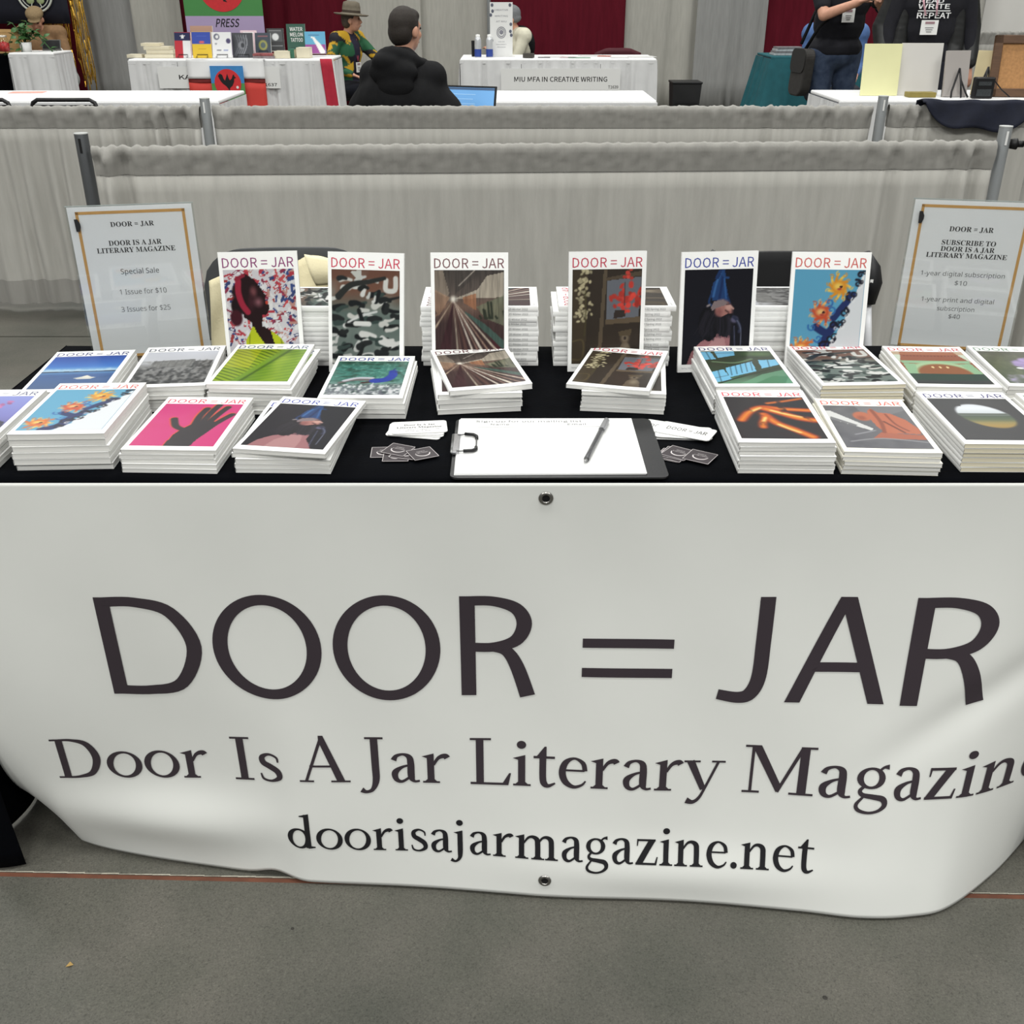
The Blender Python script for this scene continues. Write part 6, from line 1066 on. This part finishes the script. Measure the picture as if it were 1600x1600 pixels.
# --- trash bin, teal table, standing people
a=at_y(1049,128,11.9); b_=at_y(1093,128,11.9); o=thing('trash_bin','black rectangular trash bin between the satin table and grey drape','bin',((a.x+b_.x)/2,11.9,0)); w=b_.x-a.x; TB=M('bin_black',(30,30,31),.6,.15,8)
MB().add([(sx*w/2*k,sy*.15*k,z) for z,k in ((0,.84),(a.z,1)) for sx,sy in ((-1,-1),(1,-1),(1,1),(-1,1))],[(3,2,1,0),(0,1,5,4),(1,2,6,5),(2,3,7,6),(3,0,4,7)]).build('bin_body',TB,o,solid=.006); MB().box((0,0,a.z),(w+.02,.32,.02)).build('rim',CB,o,bevel=.006); MB().box((0,-.16,a.z*.6),(w*.8,.006,.01)).build('rib',CB,o)
TEAL=M('teal_cloth',(26,88,96),.8,.12,14,.2,160); tx0,tx1=at_y(1206,86,11.5).x,at_y(1400,86,11.5).x
o=skirted('teal-clothed table behind the person in jeans, magazines piled on it',tx0,tx1,11.5,12.2,zt2,19,TEAL,TEAL,flare=.15,pitch=15,pl=1.6)
for i in range(4): tag(MB().box((0,0,0),(.30-.01*i,.21,.018)).build('magazine',M('magazine_pale%d'%(i%2),((176,180,182),(120,118,120))[i%2],.5,.2,40),loc=(at_y(1228+i,85,11.75).x,11.75,zt2+.0115+.0192*i),rot=(0,0,.05*math.sin(i*3))),('lowest magazine','second lowest magazine','third lowest magazine','topmost magazine')[i]+' of the pile on the teal table','magazine','magazines on the teal table')
TN=M('tshirt_navy_black',(18,18,26),.85,.15,30,.2,200); HAIRD=M('hair_black',(28,24,22),.7,.2,120)
q=at_y(1310,60,10.6); o,f,r,hc,sh,nb=person('person in blue shirt mostly hidden behind the person in jeans',q.x,10.75,math.pi,True,('shirt',M('shirt_blue',(78,108,158),.8,.12,30)),DNAVY,1,head=(0,0,-.02),hands=[(-.16,.30,.66),(.16,.30,.66)],girth=1.3,vox=.014,pole=1.8); hair(o,f,r,HAIRD,hc,True,.012)
q=at_y(1312,70,8.5); o,f,r,hc,sh,nb=person('standing person in dark t-shirt and jeans with badge and shoulder bag',q.x+.03,8.72,math.pi+.22,False,('t_shirt',TN),JEAN,0,hands=[(-.10,.36,1.29),(.06,.37,1.29)],hpitch=-.35,girth=1.24,vox=.008,hand_dir=[(-.3,.8,.35),(-.7,.6,.25)],pole=3.6); hair(o,f,r,HAIRD,hc,True)
lanyard(o,[[(-.06,.08,1.50),(-.02,.17,1.36),(.02,.185,1.25)],[(.07,.08,1.50),(.05,.17,1.36),(.02,.185,1.25)]],M('lanyard_mauve',(150,110,116),.6),(.03,.195,1.20),(.10,.095))
MB().tube([(-.10+.034*math.cos(k*.52),.335,1.287+.034*math.sin(k*.52)) for k in range(12)],.007,6,True).build('wristwatch',CB,o,True)
MB().box((-.05,.45,1.335),(.15,.012,.075),(-.7,0,.1)).build('phone_in_hand',CB,o,bevel=.004)
o2=thing('shoulder_bag','charcoal shoulder bag hanging at the hip of the person in jeans','bag',(o.location.x,o.location.y,0),o.rotation_euler.z); MB().prism(rrect(.22,.34,.07,6),.085,Matrix(((0,0,1,.225),(1,.12,0,.02),(0,1,0,.80),(0,0,0,1)))).build('bag_body',M('bag_charcoal',(52,50,48),.7,.15,30),o2,bevel=.012); MB().prism(rrect(.225,.17,.05,6),.006,Matrix(((0,0,1,.311),(1,.12,0,.03),(0,1,0,.885),(0,0,0,1)))).build('bag_flap',M('bag_flap_charcoal',(42,41,40),.7),o2)
MB().tube([(.275,.05,.96),(.23,.14,1.12),(.06,.19,1.28),(-.08,.14,1.44),(-.13,.03,1.53),(-.06,-.10,1.44),(.12,-.15,1.22),(.26,-.05,1.0)],.013,6).build('strap',BLK1,o2,True)
q=at_y(1443,70,7.90); o,f,r,hc,sh,nb=person('standing person in open black jacket and black t-shirt reading WRITE REPEAT',q.x,7.90,math.pi,False,('t_shirt',TN),DNAVY,1,hands=[(-.30,.10,.88),(.30,.10,.88)],girth=1.2,vox=.010); hair(o,f,r,HAIRD,hc,True)
link('jacket',blob_mesh('jacket',[((s*.185,.0+.04*k,1.40-.42*k),(s*.20,.03,1.0-.10*k),.085,.085) for s in (-1,1) for k in (0,1)]+[((s*.215,.03,1.42),(s*.31,.0,1.14),.078,.070) for s in (-1,1)]+[((s*.31,.0,1.14),(s*.30,.10,.93),.070,.056) for s in (-1,1)]+[('e',(0,-.07,1.15),(.20,.10,.36))],.011,M('jacket_black_nylon',(24,25,25),.45,.2,20,.2,90)),o)
WT=M('shirt_print_white',(226,226,226),.6)
for s,pa_,pb_,hh in (('READ',(1437,4.5),(1475,4.5),6.2),('WRITE',(1435,13.5),(1484,13.5),7.5),('REPEAT',(1433,28.5),(1485,29.5),8.8)):
    yy=7.90-.185; a=at_y(pa_[0],pa_[1],yy); b_=at_y(pb_[0],pb_[1],yy); z=a.z; hz=at_y(pa_[0],pa_[1]-hh,yy).z-z; v,fc=text_geo(s,'sans',.007); xm=max(p[0] for p in v); x0m=min(p[0] for p in v); ym=max(p[1] for p in v); cx=o.location.x
    def lay(X): return .178-.62*X*X
    # local frame is turned half round: x flips
    MB().add([(-( a.x+(p[0]-x0m)/(xm-x0m)*(b_.x-a.x)-cx),lay(a.x+(p[0]-x0m)/(xm-x0m)*(b_.x-a.x)-cx)+.008,z+hz*p[1]/ym) for p in v],fc).build('shirt_lettering',WT,o)
a=at_y(1435,17,7.71); b_=at_y(1485,18,7.71); MB().box((-((a.x+b_.x)/2-o.location.x),.186,a.z),(b_.x-a.x,.004,.006)).build('shirt_rule',WT,o)
bx_,bz_=at_y(1452,43,7.70).x-o.location.x,at_y(1452,43,7.70).z
lanyard(o,[[(-(at_y(1442,0,7.70).x-o.location.x),.178,1.345),(-(at_y(1446,30,7.70).x-o.location.x),.192,1.215)],[(-(at_y(1466,0,7.70).x-o.location.x),.178,1.345),(-(at_y(1463,30,7.70).x-o.location.x),.192,1.215)]],M('lanyard_pinkwhite',(206,160,170),.6,.4,60),(-bx_,.198,bz_),(.115,.090))
